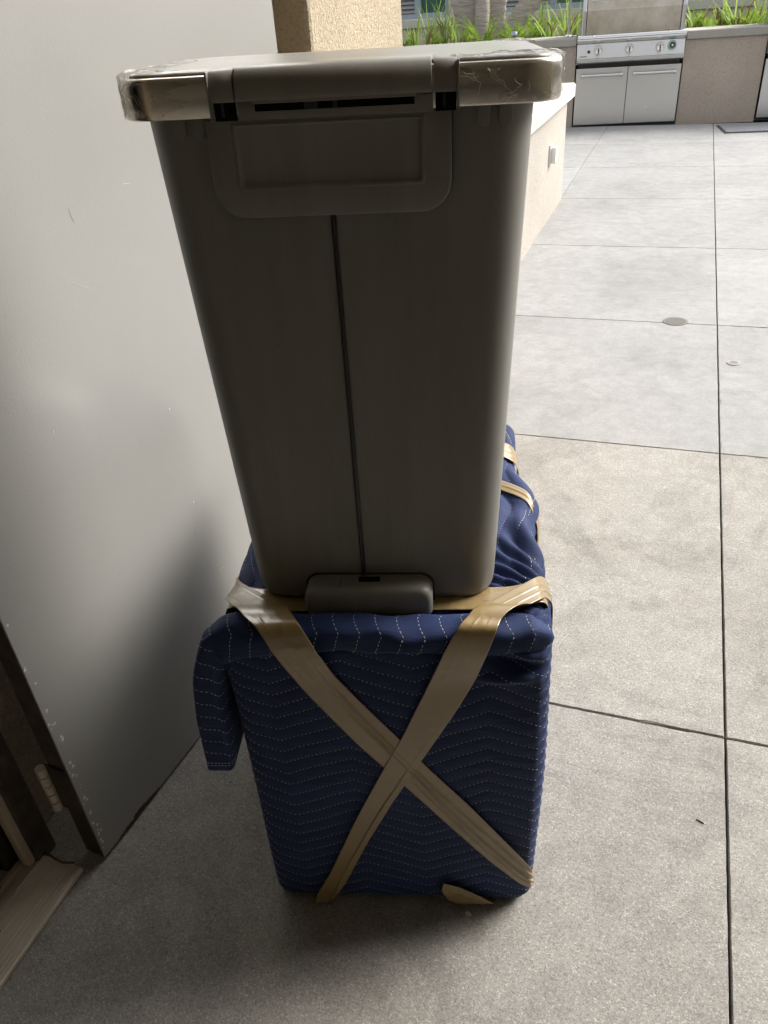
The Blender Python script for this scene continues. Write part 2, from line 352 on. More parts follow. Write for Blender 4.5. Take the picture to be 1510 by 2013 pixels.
# rust and chips with their own ragged outline
def blob(cx, cz, rx, rz, n, seed):
    r = random.Random(seed); pts = []
    for i in range(n):
        a = 2*math.pi*i/n; k = 0.55 + 0.6*r.random(); pts.append((cx + rx*k*math.cos(a), cz + rz*k*math.sin(a)))
    return pts
def flat_patch(mb, pts, y, th=0.0006):
    n = len(pts); mb.add([(x, y, max(z, 0.0)) for x, z in pts] + [(x, y - th, max(z, 0.0)) for x, z in pts],
                         [tuple(range(n, 2*n)), tuple(reversed(range(n)))] + [(i, (i+1) % n, n + (i+1) % n, n + i) for i in range(n)])
b = MB()
for k in range(14): flat_patch(b, blob(0.050 + 0.008*k, 0.002, 0.008, (0.004 + 0.010*random.random())*math.sin(0.3 + k*0.2), 13, k), -0.0006)
b.build('rust_patch', M['rust'], door)
b = MB()
rr = random.Random(11)
for k in range(46):
    z = abs(rr.gauss(0, 0.3)) + 0.01; s = rr.uniform(0.0008, 0.0035); flat_patch(b, blob(rr.uniform(0.000, 0.012) + s, z, s, s*1.2, 7, 50 + k), -0.0006)
for k in range(16):
    s = rr.uniform(0.0006, 0.0022); flat_patch(b, blob(rr.uniform(0.02, 0.75), rr.uniform(0.03, 1.1), s, s*rr.uniform(0.8, 2.4), 7, 150 + k), -0.0006)
b.build('paint_chip', M['chipped'], door)
b = MB()
for k in range(6):                                   # fine curved scratches
    x0, z0, ln, a, cv = rr.uniform(0.05, 0.7), rr.uniform(0.1, 1.15), rr.uniform(0.015, 0.05), rr.uniform(0, 3.1), rr.uniform(-1.2, 1.2)
    pts = []
    for i in range(9): pts.append((x0, z0)); x0 += ln/9*math.cos(a); z0 += ln/9*math.sin(a); a += cv/9
    b.tube([(x, -0.0007, z) for x, z in pts], [0.0001, 0.0002, 0.0002, 0.0003, 0.0002, 0.0003, 0.0002, 0.0002, 0.0001], 4)
b.build('scratch', M['chipped'], door)
for hz in (0.13, 0.93, 1.72):                        # butt hinges
    h = MB()
    for k in range(5): h.tube([(-0.010, 0.052, hz + k*0.022 + 0.001), (-0.010, 0.052, hz + k*0.022 + 0.0205)], 0.0085, 12)
    hg = h.build('hinge', M['alu'], door, shade=40)
    MB().box(-0.0035, -0.0005, 0.006, 0.050, hz, hz + 0.11).build('hinge_leaf', M['door_edge'], hg)
fr = empty('door_frame', (WX, 0.60, 0), 0, 'dark brown steel door frame with a tan weatherstrip at the doorway', 'door frame')
MB().box(-0.2, 0.05, -0.048, -0.002, 0, 2.06).box(-0.2, 0.05, -1.038, -0.992, 0, 2.06).box(-0.2, 0.05, -0.992, -0.048, 2.03, 2.08).build('jamb', M['door_edge'], fr, bevel=0.003, seg=1)
MB().box(0.030, 0.048, -0.066, -0.0485, 0.02, 2.02).build('weatherstrip', M['strip'], fr, bevel=0.004)
MB().box(-0.12, 0.0, -0.075, -0.0485, 0, 2.02).build('door_stop', M['door_edge'], fr, bevel=0.003, seg=1)
th = empty('door_threshold', (-0.968, 0.560, 0), 0, 'worn ribbed aluminium threshold plate at the doorway', 'threshold')
MB().box(-0.01, 0.117, -0.99, 0.008, 0.0, 0.0135).build('plate', M['alu'], th, bevel=0.003, seg=1)
for k, (x, wd, hh) in enumerate([(0.0, 0.006, 0.004), (0.016, 0.004, 0.003), (0.030, 0.004, 0.003), (0.044, 0.004, 0.003), (0.058, 0.004, 0.003),
                                 (0.081, 0.005, 0.004), (0.0895, 0.005, 0.004), (0.098, 0.005, 0.004), (0.1065, 0.006, 0.004)]):
    MB().box(x, x + wd, -0.988, 0.004, 0.0137, 0.0137 + hh*0.5).build('rib', M['alu'], th, bevel=0.001, seg=1)
MB().tube([(0.052, -0.135, 0.0137), (0.052, -0.135, 0.0195)], 0.0055, 14).build('screw', M['char'], th)
rr = random.Random(3)
for k in range(1):
    pts = [(0.02 + 0.02*i, 0.0055 + 0.004*math.sin(i*1.7), 0.0195) for i in range(5)]
    MB().tube(pts, 0.0022, 6).build('caulk_bead', M['door_edge'], th, shade=60)

# ------------------------------------------------------------------ blue wrapped bundle
BA = np.array([-0.489, 0.619, 0.0]); BANG = R_(15.2)
BU = np.array([math.cos(BANG), math.sin(BANG), 0]); BV = np.array([-BU[1], BU[0], 0])
def loc(q): q = np.asarray(q) - BA; return np.array([np.dot(q, BU), np.dot(q, BV), q[2]])
def px_front(p, v): return loc(on_plane(p, BA + BV*v, BV))
def px_top(p, z): return loc(on_z(p, z))
bundle = empty('wrapped_bundle', tuple(BA), BANG, 'furniture bundle wrapped in a navy quilted moving blanket crossed with tan tape', 'bundle')
BW, BD, BH, BR = 0.436, 0.62, 0.602, 0.030
LO = np.array([0, 0, 0.0]); HI = np.array([BW, BD, BH])
_wd = rng.normal(size=(16, 3)) * np.array([1, 1, 1]); _wp = rng.uniform(0, 6.28, 16); _wf = rng.uniform(6, 26, 16)
_wd /= np.linalg.norm(_wd, axis=1)[:, None]
def lump(Q):
    s = 0
    for k in range(16): s = s + np.sin(_wf[k] * (Q @ _wd[k]) + _wp[k]) / (0.6 + _wf[k] * 0.12)
    return s / 4.0
def tri(x): return 2*np.abs(x - np.floor(x + 0.5))     # 0..1..0 zigzag of period 1
def warp(a, b): return 0.0022*np.sin(31*a + 2.1*np.sin(9*b)) + 0.003*np.sin(11*a - 17*b + 1.0) + 0.0016*np.sin(57*a+23*b)
FSP, SSP, TSP = 0.0238, 0.026, 0.027
def zig_front(u): return 0.043 * tri((u - 0.063) / 0.196)   # low points at u = 0.063, 0.259 ...
def ph_front(u, z): return (z - zig_front(u) - 0.6*warp(u, z)) / FSP
def ph_side(v, z): return (z - 0.03*tri((v + 0.03)/0.2) - warp(v, z)) / SSP
def ph_top(u, v): return (u - 0.03*tri((v - 0.02)/0.2) - warp(v, u)) / TSP
def g(x, c, s): return np.exp(-((x - c)/s)**2)
def disp(Q, n):
    u, v, z = Q[..., 0], Q[..., 1], Q[..., 2]
    wf = np.clip(-n[..., 1], 0, 1)**2; wb = np.clip(n[..., 1], 0, 1)**2
    ws = n[..., 0]**2; wt = np.clip(n[..., 2], 0, 1)**2
    puff = lambda p: np.abs(np.sin(np.pi*p))**0.7
    d = 0.0013*wf*puff(ph_front(u, z)) + 0.003*(ws + wb)*puff(ph_side(v, z)) + 0.0035*wt*puff(ph_top(u, v))
    d = d + 0.0045*lump(Q)
    d = d + 0.005*wf*np.sin(np.pi*np.clip(u/BW, 0, 1))*np.sin(np.pi*np.clip(z/BH, 0, 1)) - 0.004
    rt = np.clip(n[..., 0], 0, 1)
    d = d + rt*(0.010*g(v, 0.14, 0.09)*g(z, 0.55, 0.12) + 0.017*g(v, 0.33, 0.07)*g(z, 0.56, 0.16) + 0.006*g(z, 0.3, 0.2)*g(v, 0.2, 0.3) - 0.012*g(v, 0.49, 0.05))
    lt = np.clip(-n[..., 0], 0, 1); d = d + lt*0.008*g(v, 0.2, 0.12)*g(z, 0.56, 0.12)
    # taut pull wrinkles fanning from the tape at the top right, and folds at the upper right corner of the front
    fan = np.arctan2(v - 0.05, u - 0.46); rad = np.hypot(v - 0.05, u - 0.46)
    d = d + (wt + 0.5*rt)*0.0055*np.sin(fan*34 + 3*np.sin(rad*25))*g(rad, 0.12, 0.16)*np.clip(u/BW*1.6 - 0.5, 0, 1)
    d = d + (wt + rt)*0.004*np.sin(70*u + 42*v)*g(v, 0.3, 0.18)*np.clip(u/BW*2 - 1, 0, 1)
    d = d + wf*(0.010*g(z - 0.575 + 0.3*(u - 0.40)**1, 0, 0.010)*g(u, 0.40, 0.05) - 0.010*g(z - 0.553 + 0.28*(u - 0.40), 0, 0.009)*g(u, 0.385, 0.04) + 0.008*g(z - 0.533 - 1.6*(u - 0.38)**2, 0, 0.009)*g(u, 0.38, 0.045))
    d = d + wf*0.0016*np.sin(60*(z + 0.5*u) + 5*u)*g(u, 0.38, 0.1)*g(z, 0.5, 0.1)
    return d * np.clip(z/0.03, 0.15, 1)
def rounded(Pt, off=0.0):
    inner = np.clip(Pt, LO + BR, HI - BR); dv = Pt - inner; ln = np.linalg.norm(dv, axis=-1, keepdims=True); n = dv/np.maximum(ln, 1e-9)
    Q = inner + BR*n
    return Q + n*(disp(Q, n)[..., None] + off), n
def lin(a, b, n): return np.linspace(a, b, n)
def face_grid(kind, n1, n2):
    A, B = np.meshgrid(lin(0, 1, n1), lin(0, 1, n2), indexing='ij'); Z = np.zeros_like(A); O = np.ones_like(A)
    return {'front': np.stack([A*BW, Z, B*BH], -1), 'back': np.stack([A*BW, O*BD, B*BH], -1), 'left': np.stack([Z, A*BD, B*BH], -1),
            'right': np.stack([O*BW, A*BD, B*BH], -1), 'top': np.stack([A*BW, B*BD, O*BH], -1), 'bottom': np.stack([A*BW, B*BD, Z], -1)}[kind]
b = MB()
for kind, n1, n2 in (('front', 181, 241), ('right', 181, 241), ('left', 181, 241), ('top', 181, 181), ('back', 61, 61), ('bottom', 30, 30)):
    b.grid(rounded(face_grid(kind, n1, n2))[0])
blanket = link('blanket', b.mesh('blanket', weld=0.0006), M['navy'], bundle, smooth=True)

# stitching: small thread dashes lying on the surface
def dashes(mb, pts, nrm, dl=0.0042, gap=0.0024, r=0.00036):
    seg = np.linalg.norm(np.diff(pts, axis=0), axis=1); s = np.concatenate([[0], np.cumsum(seg)]); t = random.uniform(0, 0.005)
    f = lambda q: np.array([np.interp(q, s, pts[:, k]) for k in range(3)])
    fn = lambda q: np.array([np.interp(q, s, nrm[:, k]) for k in range(3)])
    while t + dl < s[-1]:
        q = dl*random.uniform(0.75, 1.15); p0, p1 = f(t), f(t + q); n = fn(t); n = n/np.linalg.norm(n); tg = p1 - p0; l = np.linalg.norm(tg)
        if 1e-5 < l < 0.012:
            tg = tg/l; a = np.cross(tg, n)*r; h = n*r*1.4; e = n*(-0.0003); mid = (p0 + p1)/2 + n*r*1.6
            v = [p0 - a + e, p0 + a + e, mid + a, mid - a, p1 - a + e, p1 + a + e]
            mb.add(v + [mid + a - n*r*1.2, mid - a - n*r*1.2], [(0, 1, 2, 3), (3, 2, 5, 4), (1, 6, 2), (6, 5, 2), (0, 3, 7), (7, 3, 4)])
        t += q + gap*random.uniform(0.7, 1.4)
def stitch_lines(mb, kind, n_lines, along, spacing, zig, phase_fn):
    for k in range(-4, n_lines):
        s = lin(*along, 160)
        # solve for the line phase = k by fixed point
        t = np.full_like(s, k*spacing)
        for _ in range(6): t = t - (phase_fn(s, t) - k)*spacing
        if kind == 'front': Pt = np.stack([s, 0*s, t], -1); ok = (t > 0.004) & (t < BH - 0.004)
        elif kind in ('right', 'left'): Pt = np.stack([0*s + (BW if kind == 'right' else 0), s, t], -1); ok = (t > 0.004) & (t < BH - 0.004)
        else: Pt = np.stack([t, s, 0*s + BH], -1); ok = (t > 0.002) & (t < BW - 0.002)
        if ok.sum() < 6: continue
        idx = np.where(ok)[0]
        for grp in np.split(idx, np.where(np.diff(idx) > 1)[0] + 1):
            if len(grp) < 5: continue
            Q, n = rounded(Pt[grp], 0.0002); dashes(mb, Q, n)
b = MB()
stitch_lines(b, 'front', 28, (0.001, BW - 0.001), FSP, None, lambda s, t: ph_front(s, t))
stitch_lines(b, 'right', 26, (0.002, BD - 0.01), SSP, None, lambda s, t: ph_side(s, t))
stitch_lines(b, 'left', 26, (0.002, BD - 0.01), SSP, None, lambda s, t: ph_side(s, t))
stitch_lines(b, 'top', 18, (0.002, BD - 0.01), TSP, None, lambda s, t: ph_top(t, s))
st = b.build('stitching', M['thread'], blanket); st['kind'] = 'stuff'

# folded-over edge of the blanket along the top of the front face
def lip_pt(u, th):                                    # th: angle round the roll, 0 = up, pi/2 = towards the camera
    zc = 0.597 + 0.003*np.sin(9*u + 0.6) - 0.010*np.clip(0.03 - u, 0, 1)/0.05; vc = 0.016 + 0.002*np.sin(17*u)
    rv = 0.024 + 0.002*np.sin(23*u + 1); rz = 0.022 + 0.002*np.sin(13*u + 2) + 0.002*np.sin(41*u)
    drop = 0.012*np.clip(0.2 - u, 0, 1)/0.2
    c, s = np.cos(th), np.sin(th); c = np.sign(c)*np.abs(c)**0.7; s = np.sign(s)*np.abs(s)**0.7
    k = 1 + 0.05*np.sin(60*u + 3*th) + 0.035*np.sin(95*u - 2*th)
    return np.stack([u + 0*th, vc - rv*k*s, zc + rz*k*c - np.where(c < 0, drop*np.abs(c), 0)], -1)
U, T = np.meshgrid(lin(-0.020, 0.439, 170), lin(-1.9, 2.9, 56), indexing='ij')
PL = lip_pt(U, T)
endw = np.clip((U + 0.020)/0.03, 0, 1)**0.5 * np.clip((0.439 - U)/0.03, 0, 1)**0.5
ctr = np.stack([U, 0*U + 0.016, 0*U + 0.595 - 0.006*(1 - np.clip((0.439 - U)/0.06, 0, 1))], -1)
PL = ctr + (PL - ctr)*endw[..., None]
b = MB().grid(PL); lip = link('folded_edge', b.mesh('folded_edge'), M['navy'], bundle, smooth=True)
def lip_surf(u, th):
    p = lip_pt(u, th); e = np.clip((u + 0.020)/0.03, 0, 1)**0.5 * np.clip((0.439 - u)/0.03, 0, 1)**0.5
    c = np.stack([u, 0*u + 0.016, 0*u + 0.595 - 0.006*(1 - np.clip((0.439 - u)/0.06, 0, 1))], -1)
    q = c + (p - c)*e[..., None]; n = np.stack([0*u, -np.sin(th), np.cos(th)], -1); return q, n
b = MB()
for k in range(17):
    th = lin(-0.6, 2.5, 50); u = -0.010 + k*0.0275 + 0.011*tri((th + 0.2)/2.4) + 0*th
    ok = (u > -0.012) & (u < 0.434)
    if ok.sum() > 8:
        q, n = lip_surf(u[ok], th[ok]); dashes(b, q + n*0.0002, n)
o = b.build('stitching', M['thread'], lip); o['kind'] = 'stuff'

# flap hanging at the left side with a hemmed end
def flap_pt(s, th):                                   # s 0..1 downwards, th round the cross-section
    z = 0.612 - 0.270*s; uc = 0.004 - 0.028*np.sin(np.clip(s*2.4, 0, 1)*math.pi/2) - 0.014*s; vc = 0.068 + 0*s
    ru = 0.0225 - 0.0005*s + 0.001*np.sin(9*s + 1); rv = 0.072 - 0.004*s
    ru = ru * np.clip(s/0.06 + 0.25, 0, 1)**0.5
    c, sn = np.cos(th), np.sin(th)
    k = 1 + 0.03*np.sin(11*s + 2*th) + 0.015*np.sin(23*s + 5*th)
    ex = 0.62 - 0.38*np.clip(s*1.6, 0, 1)
    return np.stack([uc + ru*k*np.sign(c)*np.abs(c)**ex, vc + rv*np.sign(sn)*np.abs(sn)**ex, z + 0*th + 0.003*np.sin(2*th)*(1 - s) - 0.075*(1 - s)*np.clip(sn*0.5 + 0.5, 0, 1)], -1)
S, T = np.meshgrid(lin(0, 1, 90), lin(0, 2*math.pi, 72, ), indexing='ij')
b = MB().grid(flap_pt(S, T))
cen = flap_pt(np.array([1.0]*72), lin(0, 2*math.pi, 72)); b.add(list(cen), [tuple(range(71))]); cen0 = flap_pt(np.array([0.0]*72), lin(0, 2*math.pi, 72)); b.add(list(cen0), [tuple(range(71))])
flap = link('hanging_flap', b.mesh('hanging_flap', weld=0.0004), M['navy'], bundle, smooth=True)
b = MB(); hem = MB()
def flap_line(s_fn, mb, lo=math.pi*0.93, hi=math.pi*2.0 - 0.15, **kw):
    th = lin(lo, hi, 120); s = s_fn(th); q = flap_pt(s, th); q2 = flap_pt(s, th + 0.01); q3 = flap_pt(s + 0.004, th)
    n = np.cross(q3 - q, q2 - q); n /= np.maximum(np.linalg.norm(n, axis=1, keepdims=True), 1e-9); c = flap_pt(s, th + math.pi)
    n = n*np.sign(np.sum(n*(q - c), axis=1, keepdims=True)); dashes(mb, q + n*0.0002, n, **kw)
for k in range(9): flap_line(lambda th, k=k: 0.10 + 0.095*k + 0.025*np.sin(th*2.5 + 0.5), b)
o = b.build('stitching', M['thread'], flap); o['kind'] = 'stuff'
for s0 in (0.935, 0.955): flap_line(lambda th, s0=s0: s0 + 0*th, hem, dl=0.004, gap=0.0012, r=0.00045)
o = hem.build('hem_stitching', M['thread'], flap); o['kind'] = 'stuff'

# tan tape: strips defined by their two edges in bundle space
def resample2(e0, e1, n):
    e0, e1 = np.array(e0), np.array(e1); mid = (e0 + e1)/2
    s = np.concatenate([[0], np.cumsum(np.linalg.norm(np.diff(mid, axis=0), axis=1))]); q = lin(0, s[-1], n); res = []
    for e in (e0, e1):
        o = np.stack([np.interp(q, s, e[:, k]) for k in range(3)], -1)
        for _ in range(6): o[1:-1] = (o[:-2] + 2*o[1:-1] + o[2:])/4
        res.append(o)
    return res
def tape(name, e0, e1, nl=120, nw=30, folds=(), seed=0, amp=0.0008, lift=0.0):
    A, B = resample2(e0, e1, nl); tt = lin(0, 1, nw); r = np.random.default_rng(seed)
    G = A[:, None, :]*(1 - tt[None, :, None]) + B[:, None, :]*tt[None, :, None]
    dl = np.gradient(G, axis=0); dw = np.gradient(G, axis=1); n = np.cross(dl, dw); n /= np.maximum(np.linalg.norm(n, axis=2, keepdims=True), 1e-9)
    out = G - np.array([BW/2, BD/2, BH/2]); n *= np.sign(np.sum(n*out, axis=2, keepdims=True))
    ll = lin(0, 1, nl)[:, None]; W = tt[None, :]
    h = 0*ll*W
    for _ in range(5):
        a, c0, c1 = r.uniform(0.3, 1), r.uniform(10, 36), r.uniform(-7, 7); h = h + a*np.sin(c0*W + c1*ll*4 + r.uniform(0, 6))*amp*0.08
    for (w0, w1, hh, wd, l0, l1) in folds:
        h = h + hh*0.45*np.exp(-((W - (w0 + (w1 - w0)*ll + 0.05*np.sin(9*ll + 7*w0)))/(0.45*wd))**2)*(1/(1 + np.exp(-(ll - l0)*30)))*(1/(1 + np.exp((ll - l1)*30)))
    h = h + 0.0014
    G = G + n*h[..., None]
    rv_, rz_ = G[..., 1] - 0.016, G[..., 2] - 0.600                      # keep clear of the rolled blanket edge
    e = np.sqrt((rv_/0.0350)**2 + (rz_/0.0350)**2); k_ = np.where((e < 1) & (G[..., 1] < 0.042) & (rz_ > -0.034), 1/np.maximum(e, 0.3), 1.0)
    G[..., 1] = 0.016 + rv_*k_; G[..., 2] = np.maximum(0.600 + rz_*k_, 0.002)
    fr_ = (G[..., 1] < 0.022) & (G[..., 2] < 0.585) & (G[..., 0] > 0.0) & (G[..., 0] < BW)      # lie on the quilted front
    SQ = rounded(np.stack([np.clip(G[..., 0], 0, BW), 0*G[..., 0], np.clip(G[..., 2], 0, BH)], -1), 0.0018 + lift)[0]
    hk = h - 0.0014
    G[..., 1] = np.where(fr_, np.minimum(G[..., 1], SQ[..., 1] - np.maximum(hk, 0)), G[..., 1])
    back = G - n*0.0006
    b = MB().grid(G); k = len(b.v); b.grid(back, flip=True)
    for i in range(nl - 1):
        for j in (0, nw - 1): b.f.append((i*nw + j, (i+1)*nw + j, k + (i+1)*nw + j, k + i*nw + j))
    return link(name, b.mesh(name), M['tape'], bundle, smooth=True)
V0 = -0.005
def sp(x, y, z, off=0.003): return rounded(np.array([[x, y, z]], float), off)[0][0]
def ff(ps, v=V0): return [px_front(p, v) for p in ps]
def surf_side(u, z, side, off=0.004):                 # point on the left or right face near the front
    return np.array([(BW + off) if side > 0 else -off, u, z])
# band from the upper left corner to the lower right edge
A0 = [sp(0, 0.120, 0.50), sp(0, 0.115, 0.575), sp(0, 0.092, BH, 0.004), np.array([0.002, 0.066, 0.617])] + [px_top((478, 1212), 0.634), px_front((508, 1238), -0.014), px_front((542, 1292), -0.018)] + ff([(600, 1360), (700, 1460), (780, 1530), (880, 1620), (960, 1690), (1020, 1735), (1046, 1746)]) + [sp(BW, 0, 0.050), sp(BW, 0.06, 0.03)]
A1 = [sp(0, 0.170, 0.50), sp(0, 0.165, 0.575), sp(0, 0.140, BH, 0.004), np.array([0.012, 0.108, 0.611]), px_top((560, 1192), 0.622), px_front((585, 1222), -0.010), px_front((620, 1277), -0.018)] + ff([(655, 1325), (715, 1385), (780, 1447), (832, 1500), (930, 1590), (1000, 1660), (1050, 1712)]) + [sp(BW, 0, 0.085), sp(BW, 0.06, 0.075)]
tape('tape_band', A0, A1, 170, 34, [(0.55, 0.42, 0.009, 0.07, 0.50, 1.0), (0.75, 0.66, 0.007, 0.06, 0.42, 0.97), (0.32, 0.2, 0.005, 0.05, 0.60, 0.95), (0.15, 0.5, 0.003, 0.05, 0.0, 0.25), (0.85, 0.5, 0.003, 0.05, 0.05, 0.2)], 1, 0.0006)
# band from the upper right corner to the lower left of the front
B0 = [sp(BW, 0.10, 0.50), sp(BW, 0.10, 0.575), sp(BW, 0.085, BH, 0.004), np.array([BW - 0.006, 0.060, 0.618])] + [px_top((985, 1216), 0.630), px_front((978, 1236), -0.015), px_front((958, 1285), -0.019)] + ff([(935, 1335), (895, 1400), (825, 1500), (770, 1580), (720, 1660), (680, 1735), (648, 1778)], V0 - 0.0015) + [np.array([0.075, 0.02, -0.001])]
B1 = [sp(BW, 0.15, 0.50), sp(BW, 0.15, 0.575), sp(BW, 0.13, BH, 0.004), np.array([BW - 0.012, 0.108, 0.614]), px_top((930, 1204), 0.628), px_front((903, 1228), -0.014), px_front((875, 1278), -0.019)] + ff([(840, 1350), (790, 1450), (760, 1500), (700, 1610), (650, 1715), (622, 1760), (622, 1779)], V0 - 0.0015) + [np.array([0.062, 0.02, -0.001])]
tape('tape_band', B0, B1, 170, 34, [(0.12, 0.3, 0.007, 0.07, 0.60, 1.2), (0.6, 0.8, 0.003, 0.06, 0.0, 0.25), (0.3, 0.45, 0.004, 0.05, 0.0, 0.22)], 2, 0.0006, 0.0016)
# band across the top behind the fold, around both sides
zt = 0.6045
T0 = [sp(0, 0.075, 0.03, 0.002), sp(0, 0.075, 0.25, 0.002), sp(0, 0.075, 0.46, 0.002), sp(0, 0.070, 0.57, 0.002), np.array([0.004, 0.058, zt + 0.003])] + [np.array([u, 0.052, zt]) for u in lin(0.05, 0.39, 8)] + [np.array([BW - 0.004, 0.066, zt + 0.004]), sp(BW, 0.075, 0.57, 0.002), sp(BW, 0.08, 0.46, 0.002), sp(BW, 0.08, 0.25, 0.002), sp(BW, 0.08, 0.03, 0.002)]
T1 = [sp(0, 0.125, 0.03, 0.002), sp(0, 0.125, 0.25, 0.002), sp(0, 0.125, 0.46, 0.002), sp(0, 0.120, 0.57, 0.002), np.array([0.008, 0.106, zt + 0.003])] + [np.array([u, 0.098, zt]) for u in lin(0.05, 0.39, 8)] + [np.array([BW - 0.008, 0.108, zt + 0.005]), sp(BW, 0.125, 0.57, 0.002), sp(BW, 0.13, 0.46, 0.002), sp(BW, 0.13, 0.25, 0.002), sp(BW, 0.13, 0.03, 0.002)]
tape('tape_band', T0, T1, 260, 16, [(0.5, 0.4, 0.003, 0.08, 0.1, 0.45), (0.3, 0.6, 0.003, 0.05, 0.6, 0.95), (0.75, 0.7, 0.002, 0.05, 0.5, 0.95)], 3, 0.0007)
# loose tape end low on the front
E0 = [px_front((868, 1752), V0 - 0.004)] + ff([(880, 1768), (900, 1776), (915, 1777)]) + [np.array([0.345, 0.02, 0.003])]
E1 = [px_front((872, 1736), V0 - 0.004)] + ff([(905, 1744), (945, 1762), (972, 1776)]) + [np.array([0.385, 0.02, 0.003])]
tape('tape_end', E0, E1, 60, 14, [(0.2, 0.3, 0.0025, 0.1, 0.0, 0.6), (0.6, 0.7, 0.002, 0.1, 0.1, 0.8)], 4, 0.0008)
# bands at the far end of the bundle, wrapping the right side
def ring(v0, v1, name, seed):
    mk = lambda v, dv: [sp(x, v, BH, 0.006) for x in lin(0.2, BW, 24)] + [sp(BW, v, z, 0.006) for z in lin(BH - 0.005, 0.25, 24)]
    tape(name, mk(v0, 0.0), mk(v1, 0.0), 80, 16, [(0.3, 0.5, 0.003, 0.06, 0.1, 0.9), (0.7, 0.55, 0.003, 0.05, 0.2, 0.9)], seed, 0.0008)
ring(0.462, 0.515, 'tape_band', 5)
Rb0 = [sp(x, 0.46 - 0.9*(x - 0.28), BH, 0.002) for x in lin(0.28, BW, 9)] + [sp(BW, 0.30, z, 0.002) for z in lin(BH - 0.01, 0.4, 7)]
Rb1 = [sp(x, 0.49 - 0.9*(x - 0.28), BH, 0.002) for x in lin(0.28, BW, 9)] + [sp(BW, 0.33, z, 0.002) for z in lin(BH - 0.01, 0.4, 7)]
tape('tape_band', Rb0, Rb1, 80, 12, [(0.5, 0.5, 0.003, 0.1, 0, 1)], 6, 0.0008)

# ------------------------------------------------------------------ trash can standing on the bundle, hinge side towards the camera
can_p = BA + BU*0.206 + BV*0.069 + np.array([0, 0, 0.6035])
can = empty('trash_can', tuple(can_p), BANG, 'taupe plastic step trash can with steel lid band standing on the blue bundle', 'trash can')
can.rotation_euler = (0, R_(0.75), BANG); can.scale = (1, 1, 1.019)
def rrect(x0, x1, y0, y1, r, n=10):
    pts = []
    for cx, cy, a0 in ((x1 - r, y1 - r, 0), (x0 + r, y1 - r, 90), (x0 + r, y0 + r, 180), (x1 - r, y0 + r, 270)):
        for k in range(n + 1): a = R_(a0 + 90*k/n); pts.append((cx + r*math.cos(a), cy + r*math.sin(a)))
    return pts
def loft(rings, cap0=True, cap1=True):
    mb = MB(); n = len(rings[0]); mb.grid(np.array([np.array(r) for r in rings]), close_v=True)
    if cap0: mb.f.append(tuple(reversed(range(n))))
    if cap1: mb.f.append(tuple((len(rings)-1)*n + i for i in range(n)))
    return mb
def body_ring(t, ins=0.0, dz=0.0):
    hl = 0.162 + 0.0285*t; hw = 0.1605 + 0.0215*t; y0 = 0.006 - 0.012*t; y1 = 0.255 + 0.014*t
    return [(x, y, 0.586*t + dz) for x, y in rrect(-hl + ins, hw - ins, y0 + ins, y1 - ins, 0.042 - ins*0.8, 14)]
rings = [body_ring(0, 0.012, 0.0005), body_ring(0, 0.006, 0.002), body_ring(0, 0.002, 0.006), body_ring(0, 0, 0.013)] + [body_ring(t) for t in lin(0.04, 1.0, 14)]
body = loft(rings).build('body', M['can'], can, shade=50)
def back_y(z): return 0.006 - 0.012*(z/0.586)
# foot housing with its groove and rod slot drawn as painted shade
def foot(w0, w1, zt, y0, r, name, m, par, bev):
    pts = [(w0, -0.001), (w1, -0.001)] + [(w1 - r + r*math.cos(a), zt - r + r*math.sin(a)) for a in lin(0, math.pi/2, 8)] + [(w0 + r + r*math.cos(a), zt - r + r*math.sin(a)) for a in lin(math.pi/2, math.pi, 8)]
    mb = MB(); n = len(pts); mb.add([(x, y0, z) for x, z in pts] + [(x, 0.03, z) for x, z in pts], [tuple(range(n)), tuple(reversed(range(n, 2*n)))] + [(i, (i+1) % n, n + (i+1) % n, n + i) for i in range(n)])
    return mb.build(name, m, par, bevel=bev, seg=4, shade=45)
groove = foot(-0.0905, 0.0805, 0.0475, 0.0035, 0.019, 'foot_groove_shade', M['can_dark'], can, 0)
ft = foot(-0.0885, 0.0785, 0.0455, -0.029, 0.018, 'foot_housing', M['can'], can, 0.009)
MB().box(-0.018, 0.010, -0.012, -0.002, 0.040, 0.0462).build('rod_slot_shade', M['black'], ft)
MB().tube([(-0.012, 0.0035, 0.030), (-0.012, -0.0005, 0.25), (-0.0125, -0.0055, 0.51)], 0.0027, 10).build('lift_rod', M['rod'], can, shade=60)
MB().tube([(-0.0525 + 0.012*math.cos(a), -0.0145 + 0.012*math.sin(a), 0.0457) for a in lin(-0.8, 0.6, 9)], 0.0005, 5).build('moulding_mark', M['can_dark'], ft)
